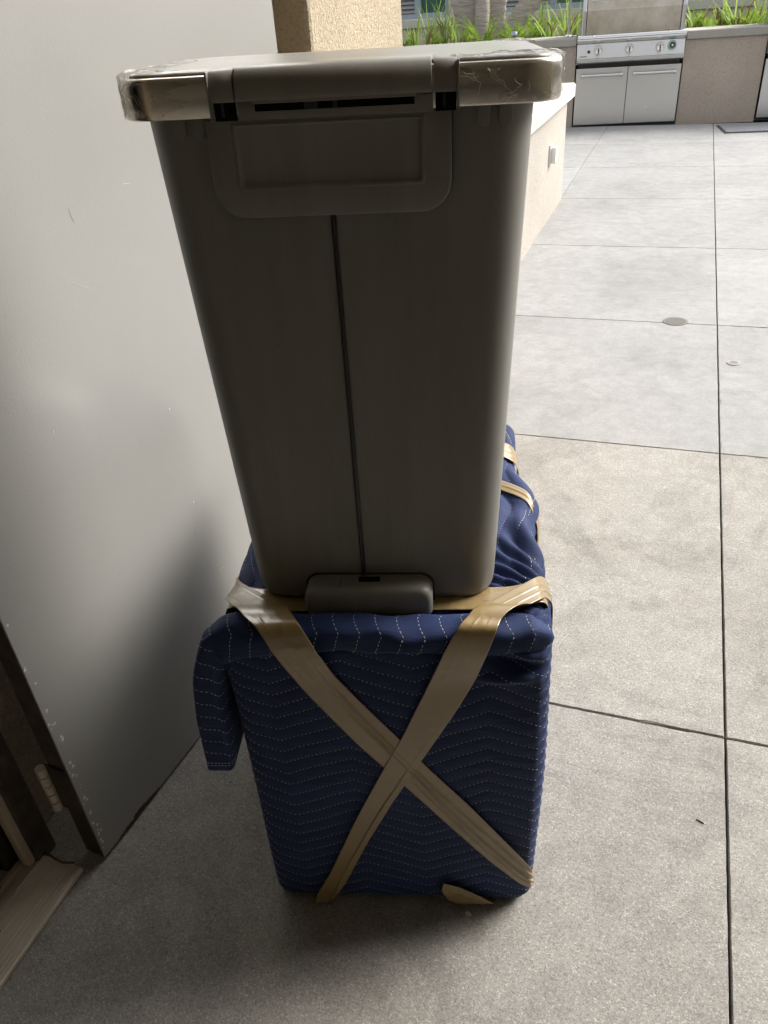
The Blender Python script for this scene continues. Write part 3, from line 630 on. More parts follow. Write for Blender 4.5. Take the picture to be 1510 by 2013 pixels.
# hinge cover panel with a sunken field
def panel(x0, x1, z0, z1, r, y, name, m, par, n=8):
    def out(ins, zt):
        a0, a1, b0 = x0 + ins, x1 - ins, z0 + ins; rr_ = max(r - ins, 0.004)
        p = [(a0, zt)] + [(a0 + rr_ + rr_*math.cos(q), b0 + rr_ + rr_*math.sin(q)) for q in lin(math.pi, 1.5*math.pi, n)] + [(a1 - rr_ + rr_*math.cos(q), b0 + rr_ + rr_*math.sin(q)) for q in lin(1.5*math.pi, 2*math.pi, n)] + [(a1, zt)]
        return p
    mb = MB()
    rg = [(0.0, z1, 0.02), (0.0, z1, y + 0.002), (0.0008, z1 - 0.001, y + 0.0006), (0.0022, z1 - 0.002, y), (0.0245, z1 - 0.004, y), (0.0252, z1 - 0.005, y - 0.0010), (0.0266, z1 - 0.006, y - 0.0013), (0.0280, z1 - 0.0065, y - 0.0006), (0.0300, z1 - 0.008, y + 0.0024), (0.033, z1 - 0.009, y + 0.0028)]
    G = np.array([[(x, yy, z) for x, z in out(i, zt)] for i, zt, yy in rg]); mb.grid(G, close_v=True); k = len(rg) - 1; nn = G.shape[1]
    mb.f.append(tuple(k*nn + i for i in range(nn))); return mb.build(name, m, par, shade=40)
panel(-0.1243, 0.1053, 0.4927, 0.5803, 0.029, -0.0125, 'cover_gap_shade', M['can_dark'], can)  # dark slab painting the shaded gap round the cover
pn = panel(-0.123, 0.104, 0.494, 0.580, 0.028, -0.0195, 'hinge_cover', M['can'], can)
for x in (-0.150, -0.131, 0.133, 0.153):              # snap tabs below the rim
    pts = [(x - 0.0062, 0.592)] + [(x + 0.0062*math.cos(q), 0.569 + 0.0062*math.sin(q)) for q in lin(math.pi, 2*math.pi, 9)] + [(x + 0.0062, 0.592)]
    n = len(pts); mb = MB().add([(a, -0.0105, z) for a, z in pts] + [(a, 0.01, z) for a, z in pts], [tuple(range(n)), tuple(reversed(range(n, 2*n)))] + [(i, (i+1) % n, n + (i+1) % n, n + i) for i in range(n)])
    mb.build('snap_tab', M['can'], can, bevel=0.001, seg=2, shade=40)
# lid
LZ0, LZ1 = 0.581, 0.6145
def lid_ring(ins, z, r=0.038): return [(x, y, z) for x, y in rrect(-0.205 + ins, 0.204 - ins, -0.022 + ins, 0.292 - ins, max(r - ins, 0.006), 16)]
lid = loft([lid_ring(0.006, LZ0 + 0.004), lid_ring(0.003, LZ0 + 0.001), lid_ring(0.0012, LZ0), lid_ring(0.0, LZ0 + 0.0015), lid_ring(0.0, LZ0 + 0.022), lid_ring(0.0003, LZ1 - 0.004), lid_ring(0.0016, LZ1 - 0.0012), lid_ring(0.004, LZ1), lid_ring(0.008, LZ1 - 0.0006)]).build('lid', M['steel'], can, shade=50)
loft([lid_ring(0.009, LZ1 - 0.001), lid_ring(0.0092, LZ1 + 0.0006), lid_ring(0.0105, LZ1 + 0.0022), lid_ring(0.013, LZ1 + 0.0030), lid_ring(0.05, LZ1 + 0.0042)]).build('lid_panel', M['can_lid'], lid, shade=50)
# central lid flap at the hinge and its two brackets
def prof_bar(x0, x1, prof, name, m, par, bev=0.0012):
    n = len(prof); mb = MB().add([(x0, y, z) for y, z in prof] + [(x1, y, z) for y, z in prof], [tuple(range(n)), tuple(reversed(range(n, 2*n)))] + [(i, (i+1) % n, n + (i+1) % n, n + i) for i in range(n)])
    return mb.build(name, m, par, bevel=bev, seg=2, shade=40)
pf = [(0.02, 0.6205), (-0.010, 0.6203)] + [(-0.012 - 0.018*math.sin(q), 0.6022 + 0.018*math.cos(q)) for q in lin(0.15, math.pi/2, 9)] + [(-0.0300, 0.598), (-0.0290, 0.5935), (0.0, 0.5945), (0.02, 0.60)]
prof_bar(-0.0885, 0.0865, pf, 'lid_flap', M['can_lid'], lid)
prof_bar(-0.0740, 0.0720, [(0.0, 0.5965), (-0.0285, 0.5965), (-0.0285, 0.5912), (0.0, 0.5912)], 'flap_lip', M['can_lid'], lid, 0.0008)
pb = [(0.02, 0.6190), (-0.008, 0.6188)] + [(-0.012 - 0.0155*math.sin(q), 0.6032 + 0.0155*math.cos(q)) for q in lin(0.2, math.pi/2, 8)] + [(-0.0275, 0.5945), (-0.0255, 0.593), (0.0, 0.593), (0.02, 0.60)]
for x0, x1 in ((-0.1120, -0.0900), (0.0880, 0.1085)):
    br = prof_bar(x0, x1, pb, 'hinge_bracket', M['can_lid'], lid)
    MB().box(x0 + 0.0015, x1 - 0.0005, -0.0232, 0.0, 0.5785, 0.5932).build('hinge_pocket_shade', M['black'], br)  # black block painting the shade under the bracket
    xs = x0 - 0.0020 if x0 < 0 else x1
    MB().box(xs, xs + 0.0020, -0.0285, 0.0, 0.5785, 0.6172).build('bracket_rib', M['can_lid'], br, bevel=0.0006)
    MB().box(x0 + 0.008, x0 + 0.0105, -0.0248, -0.0233, 0.5815, 0.5930).build('hinge_pin', M['can_dark'], br)
prof_bar(-0.0895, 0.0875, [(0.0, 0.5925), (-0.0238, 0.5925), (-0.0242, 0.5785), (0.0, 0.5785)], 'hinge_beam', M['can'], lid, 0.0008)
MB().box(-0.0730, 0.0710, -0.0246, -0.0100, 0.5850, 0.5910).build('hinge_gap_shade', M['black'], lid)  # black strip painting the shade of the slot
for x0, x1 in ((-0.028, -0.016), (-0.002, 0.002)): MB().box(x0, x1, -0.0262, -0.0247, 0.5852, 0.5908).build('hinge_clip', M['can_dark'], lid)
# clear film wrapped over the lid corners
def film_patch(name, a0, a1, top_in, drop, seed, side):
    path = np.array(rrect(-0.2058, 0.2048, -0.0228, 0.2928, 0.038, 24)); s = np.concatenate([[0], np.cumsum(np.linalg.norm(np.diff(path, axis=0), axis=1))])
    q = lin(a0, a1, 90); X = np.interp(q, s, path[:, 0]); Yy = np.interp(q, s, path[:, 1])
    r = np.random.default_rng(seed); wob = sum(r.uniform(0.3, 1)*np.sin(q*r.uniform(60, 420) + r.uniform(0, 6)) for _ in range(7))/3
    rows = []
    cx, cy = 0.001, 0.135
    for j, t in enumerate(lin(0, 1, 26)):
        if t < 0.6:
            k = t/0.6; z = LZ0 - drop + (LZ1 + 0.0012 - LZ0 + drop)*k; ins = 0*q - 0.0007 - 0.0013*np.abs(np.sin(q*130 + z*260))*(0.4 + 0.6*k)*(0.6 + 0.5*wob)
            if j == 0: z = z + 0.003*np.abs(wob)
        else:
            k = (t - 0.6)/0.4; ins = k*top_in*(1 + 0.35*wob) - 0.001; z = LZ1 + 0.0018 + 0.0035*np.sin(k*math.pi)*(0.5 + 0.6*np.abs(wob)) + 0.002*k
        jag = 0.010*(math.sin(j*0.9 + seed) + 0.6*math.sin(j*2.3 + 2*seed)); qq = np.clip(q + jag*(1 - np.minimum(1, np.minimum(q - a0, a1 - q)/0.03)), 0, s[-1]); X = np.interp(qq, s, path[:, 0]); Yy = np.interp(qq, s, path[:, 1])
        nx, ny = X - cx, Yy - cy; ll = np.hypot(nx, ny); rows.append(np.stack([X - nx/ll*ins, Yy - ny/ll*ins, z + 0*q], -1))
    b = MB().grid(np.array(rows)); return link(name, b.mesh(name), M['film'], lid, smooth=True)
per = np.array(rrect(-0.2058, 0.2048, -0.0228, 0.2928, 0.038, 24)); ps = np.concatenate([[0], np.cumsum(np.linalg.norm(np.diff(per, axis=0), axis=1))])
def arc_at(x, y): return ps[int(np.argmin(np.hypot(per[:, 0] - x, per[:, 1] - y)))]
iL = arc_at(-0.2058 + 0.011, -0.0228 + 0.011); iR = arc_at(0.2048 - 0.011, -0.0228 + 0.011)
film_patch('packing_film', iL - 0.22, iL + 0.055, 0.030, 0.0, 3, -1)
film_patch('packing_film', iR - 0.075, min(iR + 0.035, ps[-1]), 0.034, 0.0, 5, 1)
film_patch('packing_film', 0.0, 0.05, 0.03, 0.0, 6, 1)

M['film_edge'] = mat('painted_crease_glint', (0.75, 0.70, 0.60), 0.25)  # pale colour standing in for light caught on film creases
def creases(i0, i1, n, seed):                          # pale strands painting the glint of film creases
    path = np.array(rrect(-0.2064, 0.2054, -0.0234, 0.2934, 0.038, 24)); sl = np.concatenate([[0], np.cumsum(np.linalg.norm(np.diff(path, axis=0), axis=1))])
    r = random.Random(seed); b = MB()
    for k in range(n):
        a = r.uniform(i0, i1); z = r.uniform(LZ0 + 0.003, LZ1 - 0.002); da = r.uniform(-0.004, 0.004); dz = r.uniform(-0.003, 0.003); pts = []
        for i in range(r.randint(4, 9)):
            if not LZ0 + 0.001 < z < LZ1 - 0.0005: break
            pts.append((np.interp(a, sl, path[:, 0]), np.interp(a, sl, path[:, 1]), z)); a += da + r.uniform(-0.0025, 0.0025); z += dz + r.uniform(-0.0018, 0.0018); a = min(max(a, i0 - 0.02), sl[-1])
        if len(pts) > 2: b.tube(pts, [0.0001] + [r.uniform(0.00015, 0.00042) for _ in pts[2:]] + [0.0001], 4)
    b.build('film_crease_glint', M['film_edge'], lid)
creases(iL - 0.03, iL + 0.05, 15, 8); creases(iR - 0.07, iR + 0.02, 13, 9)

# ------------------------------------------------------------------ small things on the paving
dp = on_z((1328, 632), 0)
dr = empty('floor_drain', (dp[0], dp[1], 0.0), 0, 'round slotted metal floor drain in the paving joint', 'drain')
b = MB(); ringp = lambda r, z: [(r*math.cos(a), r*math.sin(a), z) for a in lin(0, 2*math.pi, 40)[:-1]]
b.grid(np.array([ringp(0.055, 0.0012), ringp(0.054, 0.003), ringp(0.0445, 0.003), ringp(0.0435, 0.001)]), close_v=True); b.build('rim', M['drain'], dr)
k = 39; MB().add(ringp(0.0445, 0.0012), [tuple(range(k))]).build('well_shade', M['black'], dr)  # black disc painting the shade below the slats
for i in range(-4, 5):
    x = i*0.0095; h = math.sqrt(0.0442**2 - x*x); MB().box(-h, h, x - 0.0034, x + 0.0034, 0.0016, 0.0036).build('slat', M['drain'], dr)
cp = on_z((1442, 714), 0)
co_ = empty('cleanout_cap', (cp[0], cp[1], 0), 0, 'small round pale cleanout cap set in the paving slab', 'cap')
b = MB(); b.grid(np.array([ringp(0.026, 0.001), ringp(0.025, 0.003), ringp(0.017, 0.003), ringp(0.016, 0.0016)]), close_v=True); b.f.append(tuple(3*39 + i for i in range(39))); b.build('rim', M['counter'], co_)
MB().add(ringp(0.0155, 0.0025), [tuple(range(39))]).build('plug', M['drain'], co_)
tw = on_z((1376, 1613), 0.0025)
o = MB().tube([(tw[0] - 0.006, tw[1] + 0.002, 0.0009), (tw[0], tw[1], 0.0011), (tw[0] + 0.007, tw[1] - 0.003, 0.0009)], 0.0012, 6).build('twig', M['rust'])
tag(o, 'tiny reddish twig lying on the paving', 'twig')
pb_ = on_z((920, 1795), 0.004)
o = MB().add([(pb_[0] + 0.006*math.cos(a)*k, pb_[1] + 0.004*math.sin(a)*k, z) for z, k in ((0.001, 1), (0.005, 0.6)) for a in lin(0, 2*math.pi, 9)[:-1]], [tuple(range(7, -1, -1)), tuple(range(8, 16))] + [(i, (i+1) % 8, 8 + (i+1) % 8, 8 + i) for i in range(8)]).build('pebble', M['cap'])
tag(o, 'pale crumb of debris at the foot of the bundle', 'debris')

# ------------------------------------------------------------------ barbecue counter and grills
PHI = R_(7.0); G0 = on_z((1120, 250), 0)
def gl(name, label, cat, x=0.0, y=0.0, z=0.0, group=None):
    return empty(name, (G0[0] + x*math.cos(PHI) - y*math.sin(PHI), G0[1] + x*math.sin(PHI) + y*math.cos(PHI), z), PHI, label, cat, group)
bc = gl('barbecue_counter', 'stucco barbecue counter with grey precast top built around the grills', 'counter')
for x0, x1 in ((-4.6, 0.02), (1.16, 1.98), (3.12, 5.5)):
    MB().box(x0, x1, 0, 0.62, -0.02, 0.80).build('wall_body', M['stucco_wall'], bc)
    n = max(1, int((x1 - x0)/1.6))
    for i in range(n):
        MB().box(x0 + (x1 - x0)*i/n + 0.002, x0 + (x1 - x0)*(i+1)/n - 0.002, -0.035, 0.66, 0.803, 0.885).build('countertop', M['counter'], bc, bevel=0.012, seg=3)
for x0, x1 in ((0.02, 1.16), (1.98, 3.12)):
    MB().box(x0, x1, 0.10, 0.62, -0.02, 0.60).build('wall_core', M['char'], bc)
MB().box(-4.6, 5.5, 0.002, 0.3, -0.01, 0.012).build('base_gap', M['char'], bc)
def grill(x, label):
    gr = gl('barbecue_grill', label, 'grill', x, 0.0, 0.02, 'grills built into the barbecue counter')
    for k, (a, c_) in enumerate(((0.0, 0.553), (0.557, 1.11))):
        d = MB().box(a, c_, -0.035, -0.005, 0.0, 0.565).build('door', M['grill_steel'], gr, bevel=0.006)
        b = MB().tube([(a + 0.07, -0.075, 0.495), (c_ - 0.07, -0.075, 0.495)], 0.016, 12)
        for xx in (a + 0.085, c_ - 0.085): b.tube([(xx, -0.034, 0.495), (xx, -0.08, 0.495)], 0.009, 8)
        for xx in (a + 0.066, c_ - 0.066): b.tube([(xx - 0.012, -0.075, 0.495), (xx + 0.012, -0.075, 0.495)], 0.021, 12)
        b.build('handle', M['chrome'], d, shade=40)
    MB().box(0.02, 1.09, 0.02, 0.3, 0.56, 0.62).build('drip_gap', M['char'], gr)
    cp = MB().add([(x_, y_, z_) for x_ in (-0.005, 1.115) for y_, z_ in ((-0.06, 0.61), (-0.09, 0.625), (-0.09, 0.655), (-0.075, 0.66), (-0.045, 0.80), (0.30, 0.80), (0.30, 0.61))],
                  [(0,1,2,3,4,5,6), (13,12,11,10,9,8,7)] + [(i, (i+1) % 7, 7 + (i+1) % 7, 7 + i) for i in range(7)]).build('control_panel', M['grill_steel'], gr, bevel=0.004)
    for xx in (0.22, 0.545, 0.86):
        kb = MB().tube([(xx, -0.055, 0.735), (xx, -0.066, 0.733)], 0.05, 20).build('knob', M['grill_steel'], cp, shade=40)
        MB().tube([(xx, -0.066, 0.733), (xx, -0.105, 0.727)], [0.038, 0.030], 16).build('knob_cap', M['chrome'], kb, shade=40)
        MB().box(xx - 0.010, xx + 0.010, -0.120, -0.100, 0.695, 0.760).build('knob_grip', M['chrome'], kb, bevel=0.003)
    tm = MB().tube([(0.985, -0.052, 0.750), (0.985, -0.085, 0.745)], 0.042, 24).build('timer_dial', M['green'], cp, shade=40)
    MB().tube([(0.985, -0.085, 0.745), (0.985, -0.089, 0.7445)], 0.028, 20).build('dial_face', M['char'], tm, shade=40)
    MB().tube([(0.985, -0.089, 0.7445), (0.985, -0.092, 0.744)], 0.011, 12).build('dial_centre', M['white'], tm, shade=40)
    MB().tube([(0.12, -0.058, 0.725), (0.12, -0.066, 0.724)], 0.016, 14).build('igniter', M['char'], cp, shade=40)
    MB().box(0.03, 0.10, -0.072, -0.0665, 0.675, 0.688).build('name_plate', M['chrome'], cp)
    MB().tube([(-0.005, -0.055, 0.845), (1.115, -0.055, 0.845)], 0.036, 18).build('front_rail', M['chrome'], gr, shade=40)
    MB().box(-0.005, 1.115, -0.05, 0.55, 0.802, 0.868).build('firebox', M['grill_steel'], gr, bevel=0.004)
    hd = MB().add([(x_, y_, z_) for x_ in (0.075, 1.055) for y_, z_ in ((0.05, 0.872), (0.06, 1.10), (0.11, 1.24), (0.20, 1.31), (0.45, 1.32), (0.54, 1.22), (0.54, 0.872))],
                  [(0,1,2,3,4,5,6), (13,12,11,10,9,8,7)] + [(i, (i+1) % 7, 7 + (i+1) % 7, 7 + i) for i in range(7)]).build('hood', M['hood_steel'], gr, bevel=0.012)
    for xx in (0.03, 1.058):
        MB().add([(x_, y_, z_) for x_ in (xx, xx + 0.042) for y_, z_ in ((0.035, 0.870), (0.045, 1.10), (0.10, 1.25), (0.20, 1.325), (0.45, 1.335), (0.55, 1.22), (0.55, 0.870))],
                 [(0,1,2,3,4,5,6), (13,12,11,10,9,8,7)] + [(i, (i+1) % 7, 7 + (i+1) % 7, 7 + i) for i in range(7)]).build('hood_end', M['grill_steel'], hd, bevel=0.008)
    b = MB().tube([(0.12, -0.03, 1.20), (1.01, -0.03, 1.20)], 0.014, 12)
    for xx in (0.16, 0.97): b.tube([(xx, 0.10, 1.20), (xx, -0.03, 1.20)], 0.010, 8)
    b.build('hood_handle', M['chrome'], hd, shade=40)
grill(0.035, 'stainless barbecue grill with a green ringed dial and two cabinet doors')
grill(1.995, 'stainless barbecue grill beyond the grey rubber mat')
lp = gl('barbecue_lamp', 'slim chrome lamp post standing on the counter beside the grill', 'lamp', -0.075, 0.22, 0.885)
MB().tube([(0, 0, 0), (0, 0, 0.012), (0, 0, 0.03)], [0.055, 0.055, 0.022], 18).build('flange', M['chrome'], lp, shade=40)
MB().tube([(0, 0, 0.02), (0, 0, 0.75), (0.02, -0.03, 0.9), (0.08, -0.12, 0.98), (0.13, -0.2, 0.95)], 0.014, 12).build('post', M['chrome'], lp, shade=50)
MB().tube([(0.13, -0.2, 0.96), (0.16, -0.25, 0.90)], [0.03, 0.07], 16).build('lamp_head', M['grill_steel'], lp, shade=40)
vp = gl('gas_valve', 'small dark capped stub on the counter among the ferns', 'valve', -0.68, 0.3, 0.885)
MB().tube([(0, 0, 0), (0, 0, 0.05)], 0.022, 14).build('stub', M['char'], vp, shade=40)
MB().tube([(0, 0, 0.05), (0, 0, 0.075), (0, 0, 0.085)], [0.034, 0.034, 0.026], 14).build('stub_cap', M['frame'], vp, shade=40)
mt = on_z((1428, 262), 0)
ma = empty('rubber_mat', (mt[0], mt[1], 0.0), PHI, 'speckled grey rubber mat on the paving before the second grill', 'mat')
MB().box(0, 1.5, 0, 0.52, 0.001, 0.014).build('mat_sheet', M['mat'], ma, bevel=0.004)
MB().box(-0.02, 1.52, -0.02, 0.54, 0.0005, 0.007).build('mat_border', M['char'], ma, bevel=0.002)

# ------------------------------------------------------------------ planter, palm, ferns
o = gl('planter_bed', None, None, 0, 0.66, 0); tag(o, kind='structure')
MB().box(-5.0, 5.5, 0.0, 2.4, -0.02, 0.80).build('soil', M['earth'], o)
def fern(x, y, n, hgt, label, seed):
    r = random.Random(seed); b = MB()
    for i in range(n):
        az = r.uniform(0, 2*math.pi); ln = hgt*r.uniform(0.75, 1.2); lean = r.uniform(0.15, 0.95); curl = r.uniform(-0.2, 1.1)
        pts = []; p = np.array([r.uniform(-0.05, 0.05), r.uniform(-0.05, 0.05), 0.0]); a = lean
        for k in range(15):
            pts.append(p.copy()); a += curl/15; p = p + ln/15*np.array([math.sin(a)*math.cos(az), math.sin(a)*math.sin(az), math.cos(a)])
        b.tube(pts, lin(0.006, 0.002, 15), 5)
        for k in range(1, 15):
            t = k/14; rad = 0.055*math.sin(min(1, t*1.25 + 0.12)*math.pi)**0.55 + 0.006 if t < 0.98 else 0.01
            tg = pts[k] - pts[k-1]; tg /= np.linalg.norm(tg)
            for q in range(13):
                v = np.array([r.gauss(0, 1) for _ in range(3)]); v -= tg*np.dot(v, tg); v /= max(np.linalg.norm(v), 1e-6)
                c = pts[k-1] + (pts[k] - pts[k-1])*r.random(); e = c + v*rad*r.uniform(0.7, 1.1) + tg*rad*0.9; s = np.cross(v, tg)*0.0045
                b.add([c - s, c + s, e], [(0, 1, 2)])
    o = gl('foxtail_fern', None, None, x, y, 0.80); tag(o, label, 'fern', 'foxtail ferns in the planter')
    b.build('fronds', M['leaf_fern'], o); return o
def blades(x, y, n, hgt, label, seed, wd=0.028):
    r = random.Random(seed); b = MB()
    for i in range(n):
        az = r.uniform(0, 2*math.pi); ln = hgt*r.uniform(0.55, 1.15); lean = r.uniform(0.05, 0.6); curl = r.uniform(0.0, 0.7); w_ = wd*r.uniform(0.7, 1.2)
        p = np.array([r.uniform(-0.06, 0.06), r.uniform(-0.06, 0.06), 0.0]); a = lean; L_, R2 = [], []; s = np.array([-math.sin(az), math.cos(az), 0])
        for k in range(9):
            t = k/8; hw = w_/2*(1 - t**2.2)*(0.75 + 0.5*t) + 0.0006; tw = s*math.cos(t*0.8*(i % 3 - 1)) + np.array([0, 0, 1])*math.sin(t*0.5*(i % 3 - 1))*0.3
            L_.append(p - tw*hw); R2.append(p + tw*hw); a += curl/8; p = p + ln/8*np.array([math.sin(a)*math.cos(az), math.sin(a)*math.sin(az), math.cos(a)])
        mid = (np.array(L_) + np.array(R2))/2 - 0.003*np.array([math.cos(az), math.sin(az), 0.3])
        b.grid(np.stack([np.array(L_), mid, np.array(R2)], 1))
    o = gl('strap_leaf_plant', None, None, x, y, 0.80); tag(o, label, 'plant', 'strap leaved plants in the planter')
    b.build('leaves', M['leaf_blade'], o)
    d = MB()
    for i in range(3):
        az = r.uniform(0, 6.28); q0 = np.array([r.uniform(-0.08, 0.08), r.uniform(-0.08, 0.08), 0]); ln = hgt*r.uniform(0.4, 0.8)
        d.tube([q0, q0 + ln*np.array([0.2*math.cos(az), 0.2*math.sin(az), 0.6]), q0 + ln*np.array([0.5*math.cos(az), 0.5*math.sin(az), 0.9])], [0.012, 0.009, 0.002], 5)
    d.build('dry_leaves', M['leaf_dry'], o); return o
def gxy(px, depth):                                    # planter position (counter frame) behind a photo pixel at ground depth
    q = on_y(px, G0[1] + 0.66 + depth); dx, dy = q[0] - G0[0], q[1] - G0[1]
    return dx*math.cos(PHI) + dy*math.sin(PHI), -dx*math.sin(PHI) + dy*math.cos(PHI)
BL = [((812, 95), 0.6, 12, 0.42), ((845, 92), 0.9, 16, 0.62), ((870, 90), 0.5, 15, 0.58), ((893, 90), 1.0, 14, 0.62), ((1058, 80), 1.1, 12, 0.5), ((1108, 75), 0.5, 14, 0.52), ((1125, 75), 0.9, 12, 0.5), ((1362, 50), 0.4, 14, 0.42), ((1415, 48), 0.8, 16, 0.44), ((1450, 48), 0.35, 14, 0.5), ((1495, 46), 0.6, 14, 0.48), ((1080, 78), 0.3, 10, 0.45)]
blab = ['short strap leaved plant beside the tan stucco pier', 'tall strap leaved plant below the louvered window by the pier', 'dense strap leaved plant between pier and palm trunk', 'upright strap leaved plant touching the left side of the palm trunk', 'strap leaved plant right of the palm trunk under the window', 'broad strap leaved plant nearest the chrome lamp post', 'strap leaved plant directly behind the chrome lamp post', 'strap leaved plant just right of the first grill hood', 'tall strap leaved plant midway between the two grills', 'strap leaved plant before the middle of the gap between grills', 'strap leaved plant just left of the second grill', 'low strap leaved plant at the counter between palm and lamp post']
for i, ((px, dpt, n, h), lb) in enumerate(zip(BL, blab)):
    x, y = gxy(px, dpt); blades(x, y, n, h, lb, 100 + i)
FR = [((920, 88), 0.35, 7, 0.42), ((952, 86), 0.25, 8, 0.55), ((1005, 86), 0.2, 11, 0.42), ((1040, 80), 0.45, 10, 0.42), ((1075, 78), 0.7, 9, 0.4), ((1355, 48), 0.7, 9, 0.36), ((1390, 50), 0.35, 10, 0.36), ((1435, 48), 0.9, 9, 0.38), ((1475, 46), 0.3, 10, 0.36), ((850, 95), 0.25, 6, 0.26), ((790, 100), 0.9, 7, 0.3)]
flab = ['foxtail fern left of the palm trunk base', 'tall foxtail fern arching before the palm trunk', 'bushy foxtail fern spilling over the counter beside the dark stub', 'foxtail fern right of the palm trunk', 'foxtail fern under the right hand louvered window', 'foxtail fern beside the first grill hood end', 'foxtail fern behind the countertop between the grills', 'foxtail fern at the back of the bed between the grills', 'foxtail fern next to the second grill', 'low foxtail fern under the strap leaves near the pier', 'low foxtail fern hard against the pier edge']
for i, ((px, dpt, n, h), lb) in enumerate(zip(FR, flab)):
    x, y = gxy(px, dpt); fern(x, y, n, h, lb, 300 + i)
x, y = gxy((950, 85), 0.75)
pt = gl('palm_trunk', 'grey fibrous palm with three splayed leaf bases in the planter', 'palm', x, y, 0.80)
def stalk(mb, base, top, r0, r1, flat, rings_):
    n = 60; m_ = 16; G = []
    for i in range(n):
        t = i/(n-1); c = np.array(base) + (np.array(top) - np.array(base))*t; rr_ = (r0 + (r1 - r0)*t)*(1 + 0.05*math.sin(t*rings_*2*math.pi))
        G.append([(c[0] + rr_*math.cos(a), c[1] + rr_*flat*math.sin(a), c[2]) for a in lin(0, 2*math.pi, m_ + 1)[:-1]])
    mb.grid(np.array(G), close_v=True); return mb
stalk(MB(), (0.0, -0.10, 0), (-0.01, -0.08, 1.6), 0.095, 0.075, 1.0, 30).build('trunk', M['trunk'], pt, shade=70)
stalk(MB(), (-0.10, 0.06, 0), (-0.52, 0.08, 1.6), 0.17, 0.24, 0.35, 18).build('leaf_base', M['trunk'], pt, shade=70)
stalk(MB(), (0.10, 0.06, 0), (0.17, 0.09, 1.6), 0.15, 0.20, 0.35, 18).build('leaf_base', M['trunk'], pt, shade=70)
stalk(MB(), (0.22, 0.02, 0.0), (1.55, 0.10, 1.6), 0.13, 0.24, 0.35, 18).build('leaf_base', M['trunk'], pt, shade=70)
b = MB(); r = random.Random(5)                         # crown of long leaves above the picture
for i in range(11):
    az = i*2*math.pi/11 + r.uniform(-0.2, 0.2); p = np.array([0.1*math.cos(az), 0.1*math.sin(az), 1.55]); a = 0.35; Lp, Rp = [], []
    for k in range(12):
        t = k/11; hw = 0.02 + 0.16*math.sin(min(1, max(0, t - 0.25)*1.33)*math.pi); s = np.array([-math.sin(az), math.cos(az), 0])
        Lp.append(p - s*hw); Rp.append(p + s*hw); a += 0.09; p = p + 0.16*np.array([math.sin(a)*math.cos(az), math.sin(a)*math.sin(az), math.cos(a)])
    b.grid(np.stack([np.array(Lp), (np.array(Lp) + np.array(Rp))/2 + np.array([0, 0, -0.03]), np.array(Rp)], 1))
b.build('crown', M['leaf_blade'], pt)

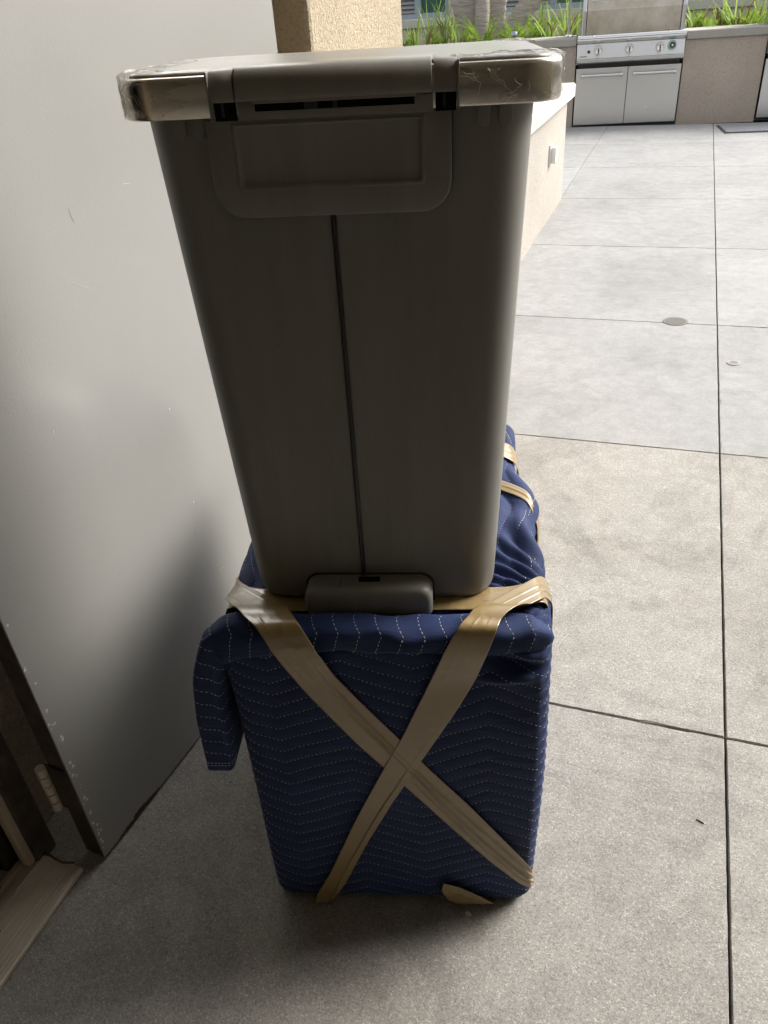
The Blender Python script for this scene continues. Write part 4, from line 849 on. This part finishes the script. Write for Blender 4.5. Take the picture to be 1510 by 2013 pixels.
# ------------------------------------------------------------------ building across the courtyard
fy = 13.5
ap = empty('apartment_building', (0, fy, 0), 0, 'cream stucco apartment building with louvered windows behind the planter', 'building')
wins = [(-7.2, -5.75), (-5.0, -3.55), (-2.95, -1.48), (-0.75, 0.70), (1.9, 3.35), (4.1, 5.55)]
zs, ze = 1.12, 2.45
b = MB().box(-9, 9, 0, 0.3, 0, zs - 0.12).box(-9, 9, 0, 0.3, ze, 2.8); xs = [-9] + [v for w_ in wins for v in w_] + [9]
for i in range(0, len(xs), 2): b.box(xs[i], xs[i+1], 0, 0.3, zs - 0.12, ze)
b.build('wall_panel', M['stucco_cream'], ap)
for (a, c_) in wins:
    MB().box(a - 0.05, c_ + 0.05, -0.05, 0.2, zs - 0.118, zs - 0.002).build('sill', M['cap'], ap, bevel=0.008)
    wdw = MB().box(a, a + 0.06, 0.03, 0.12, zs, ze).box(c_ - 0.06, c_, 0.03, 0.12, zs, ze).box(a + 0.06, c_ - 0.06, 0.03, 0.12, zs, zs + 0.07).box(a + 0.06, c_ - 0.06, 0.03, 0.12, ze - 0.07, ze)
    mx_ = a + (c_ - a)*0.66; wdw.box(mx_ - 0.05, mx_ + 0.05, 0.025, 0.12, zs + 0.07, ze - 0.07)
    wo_ = wdw.build('window', M['frame'], ap, bevel=0.004)
    MB().box(mx_ + 0.05, c_ - 0.06, 0.07, 0.08, zs + 0.07, ze - 0.07).build('pane', M['glass'], wo_)
    MB().box(a + 0.06, mx_ - 0.05, 0.09, 0.10, zs + 0.07, ze - 0.07).build('backing', M['char'], wo_)
    me0 = None; k = 0
    zz = zs + 0.08
    while zz < ze - 0.10:
        if me0 is None:
            me0 = MB().add([(a + 0.062, 0.04, 0), (mx_ - 0.052, 0.04, 0), (mx_ - 0.052, 0.085, 0.045), (a + 0.062, 0.085, 0.045), (a + 0.062, 0.04, 0.012), (mx_ - 0.052, 0.04, 0.012), (mx_ - 0.052, 0.085, 0.057), (a + 0.062, 0.085, 0.057)], [(0,3,2,1), (4,5,6,7), (0,1,5,4), (1,2,6,5), (2,3,7,6), (3,0,4,7)]).mesh('louver_slat'); me0.materials.append(M['louver'])
        s = bpy.data.objects.new('louver_slat', me0); C.objects.link(s); s.parent = wo_; s.location = (0, 0, zz); zz += 0.058

wing = empty('reflecting_wing', (8.2, 1.0, 0), 0, 'unseen cream stucco wing added on the right for warm reflections', 'building')  # out-of-view wing added to give the door warm reflections
b = MB().box(0, 0.3, 0, 12.3, 0, 1.0).box(0, 0.3, 0, 12.3, 2.4, 4.2)
ys = [0, 1.5, 3.2, 4.7, 6.4, 7.9, 9.6, 11.1, 12.3]
for i in range(0, 8, 2): b.box(0, 0.3, ys[i], ys[i+1], 1.0, 2.4)
b.build('wall_panel', M['stucco_cream'], wing)
for i in range(1, 7, 2):
    wf_ = MB().box(0.03, 0.12, ys[i], ys[i] + 0.06, 1.0, 2.4).box(0.03, 0.12, ys[i+1] - 0.06, ys[i+1], 1.0, 2.4).box(0.03, 0.12, ys[i] + 0.06, ys[i+1] - 0.06, 1.0, 1.07).box(0.03, 0.12, ys[i] + 0.06, ys[i+1] - 0.06, 2.33, 2.4).build('window', M['frame'], wing)
    MB().box(0.07, 0.08, ys[i] + 0.06, ys[i+1] - 0.06, 1.07, 2.33).build('pane', M['glass'], wf_)
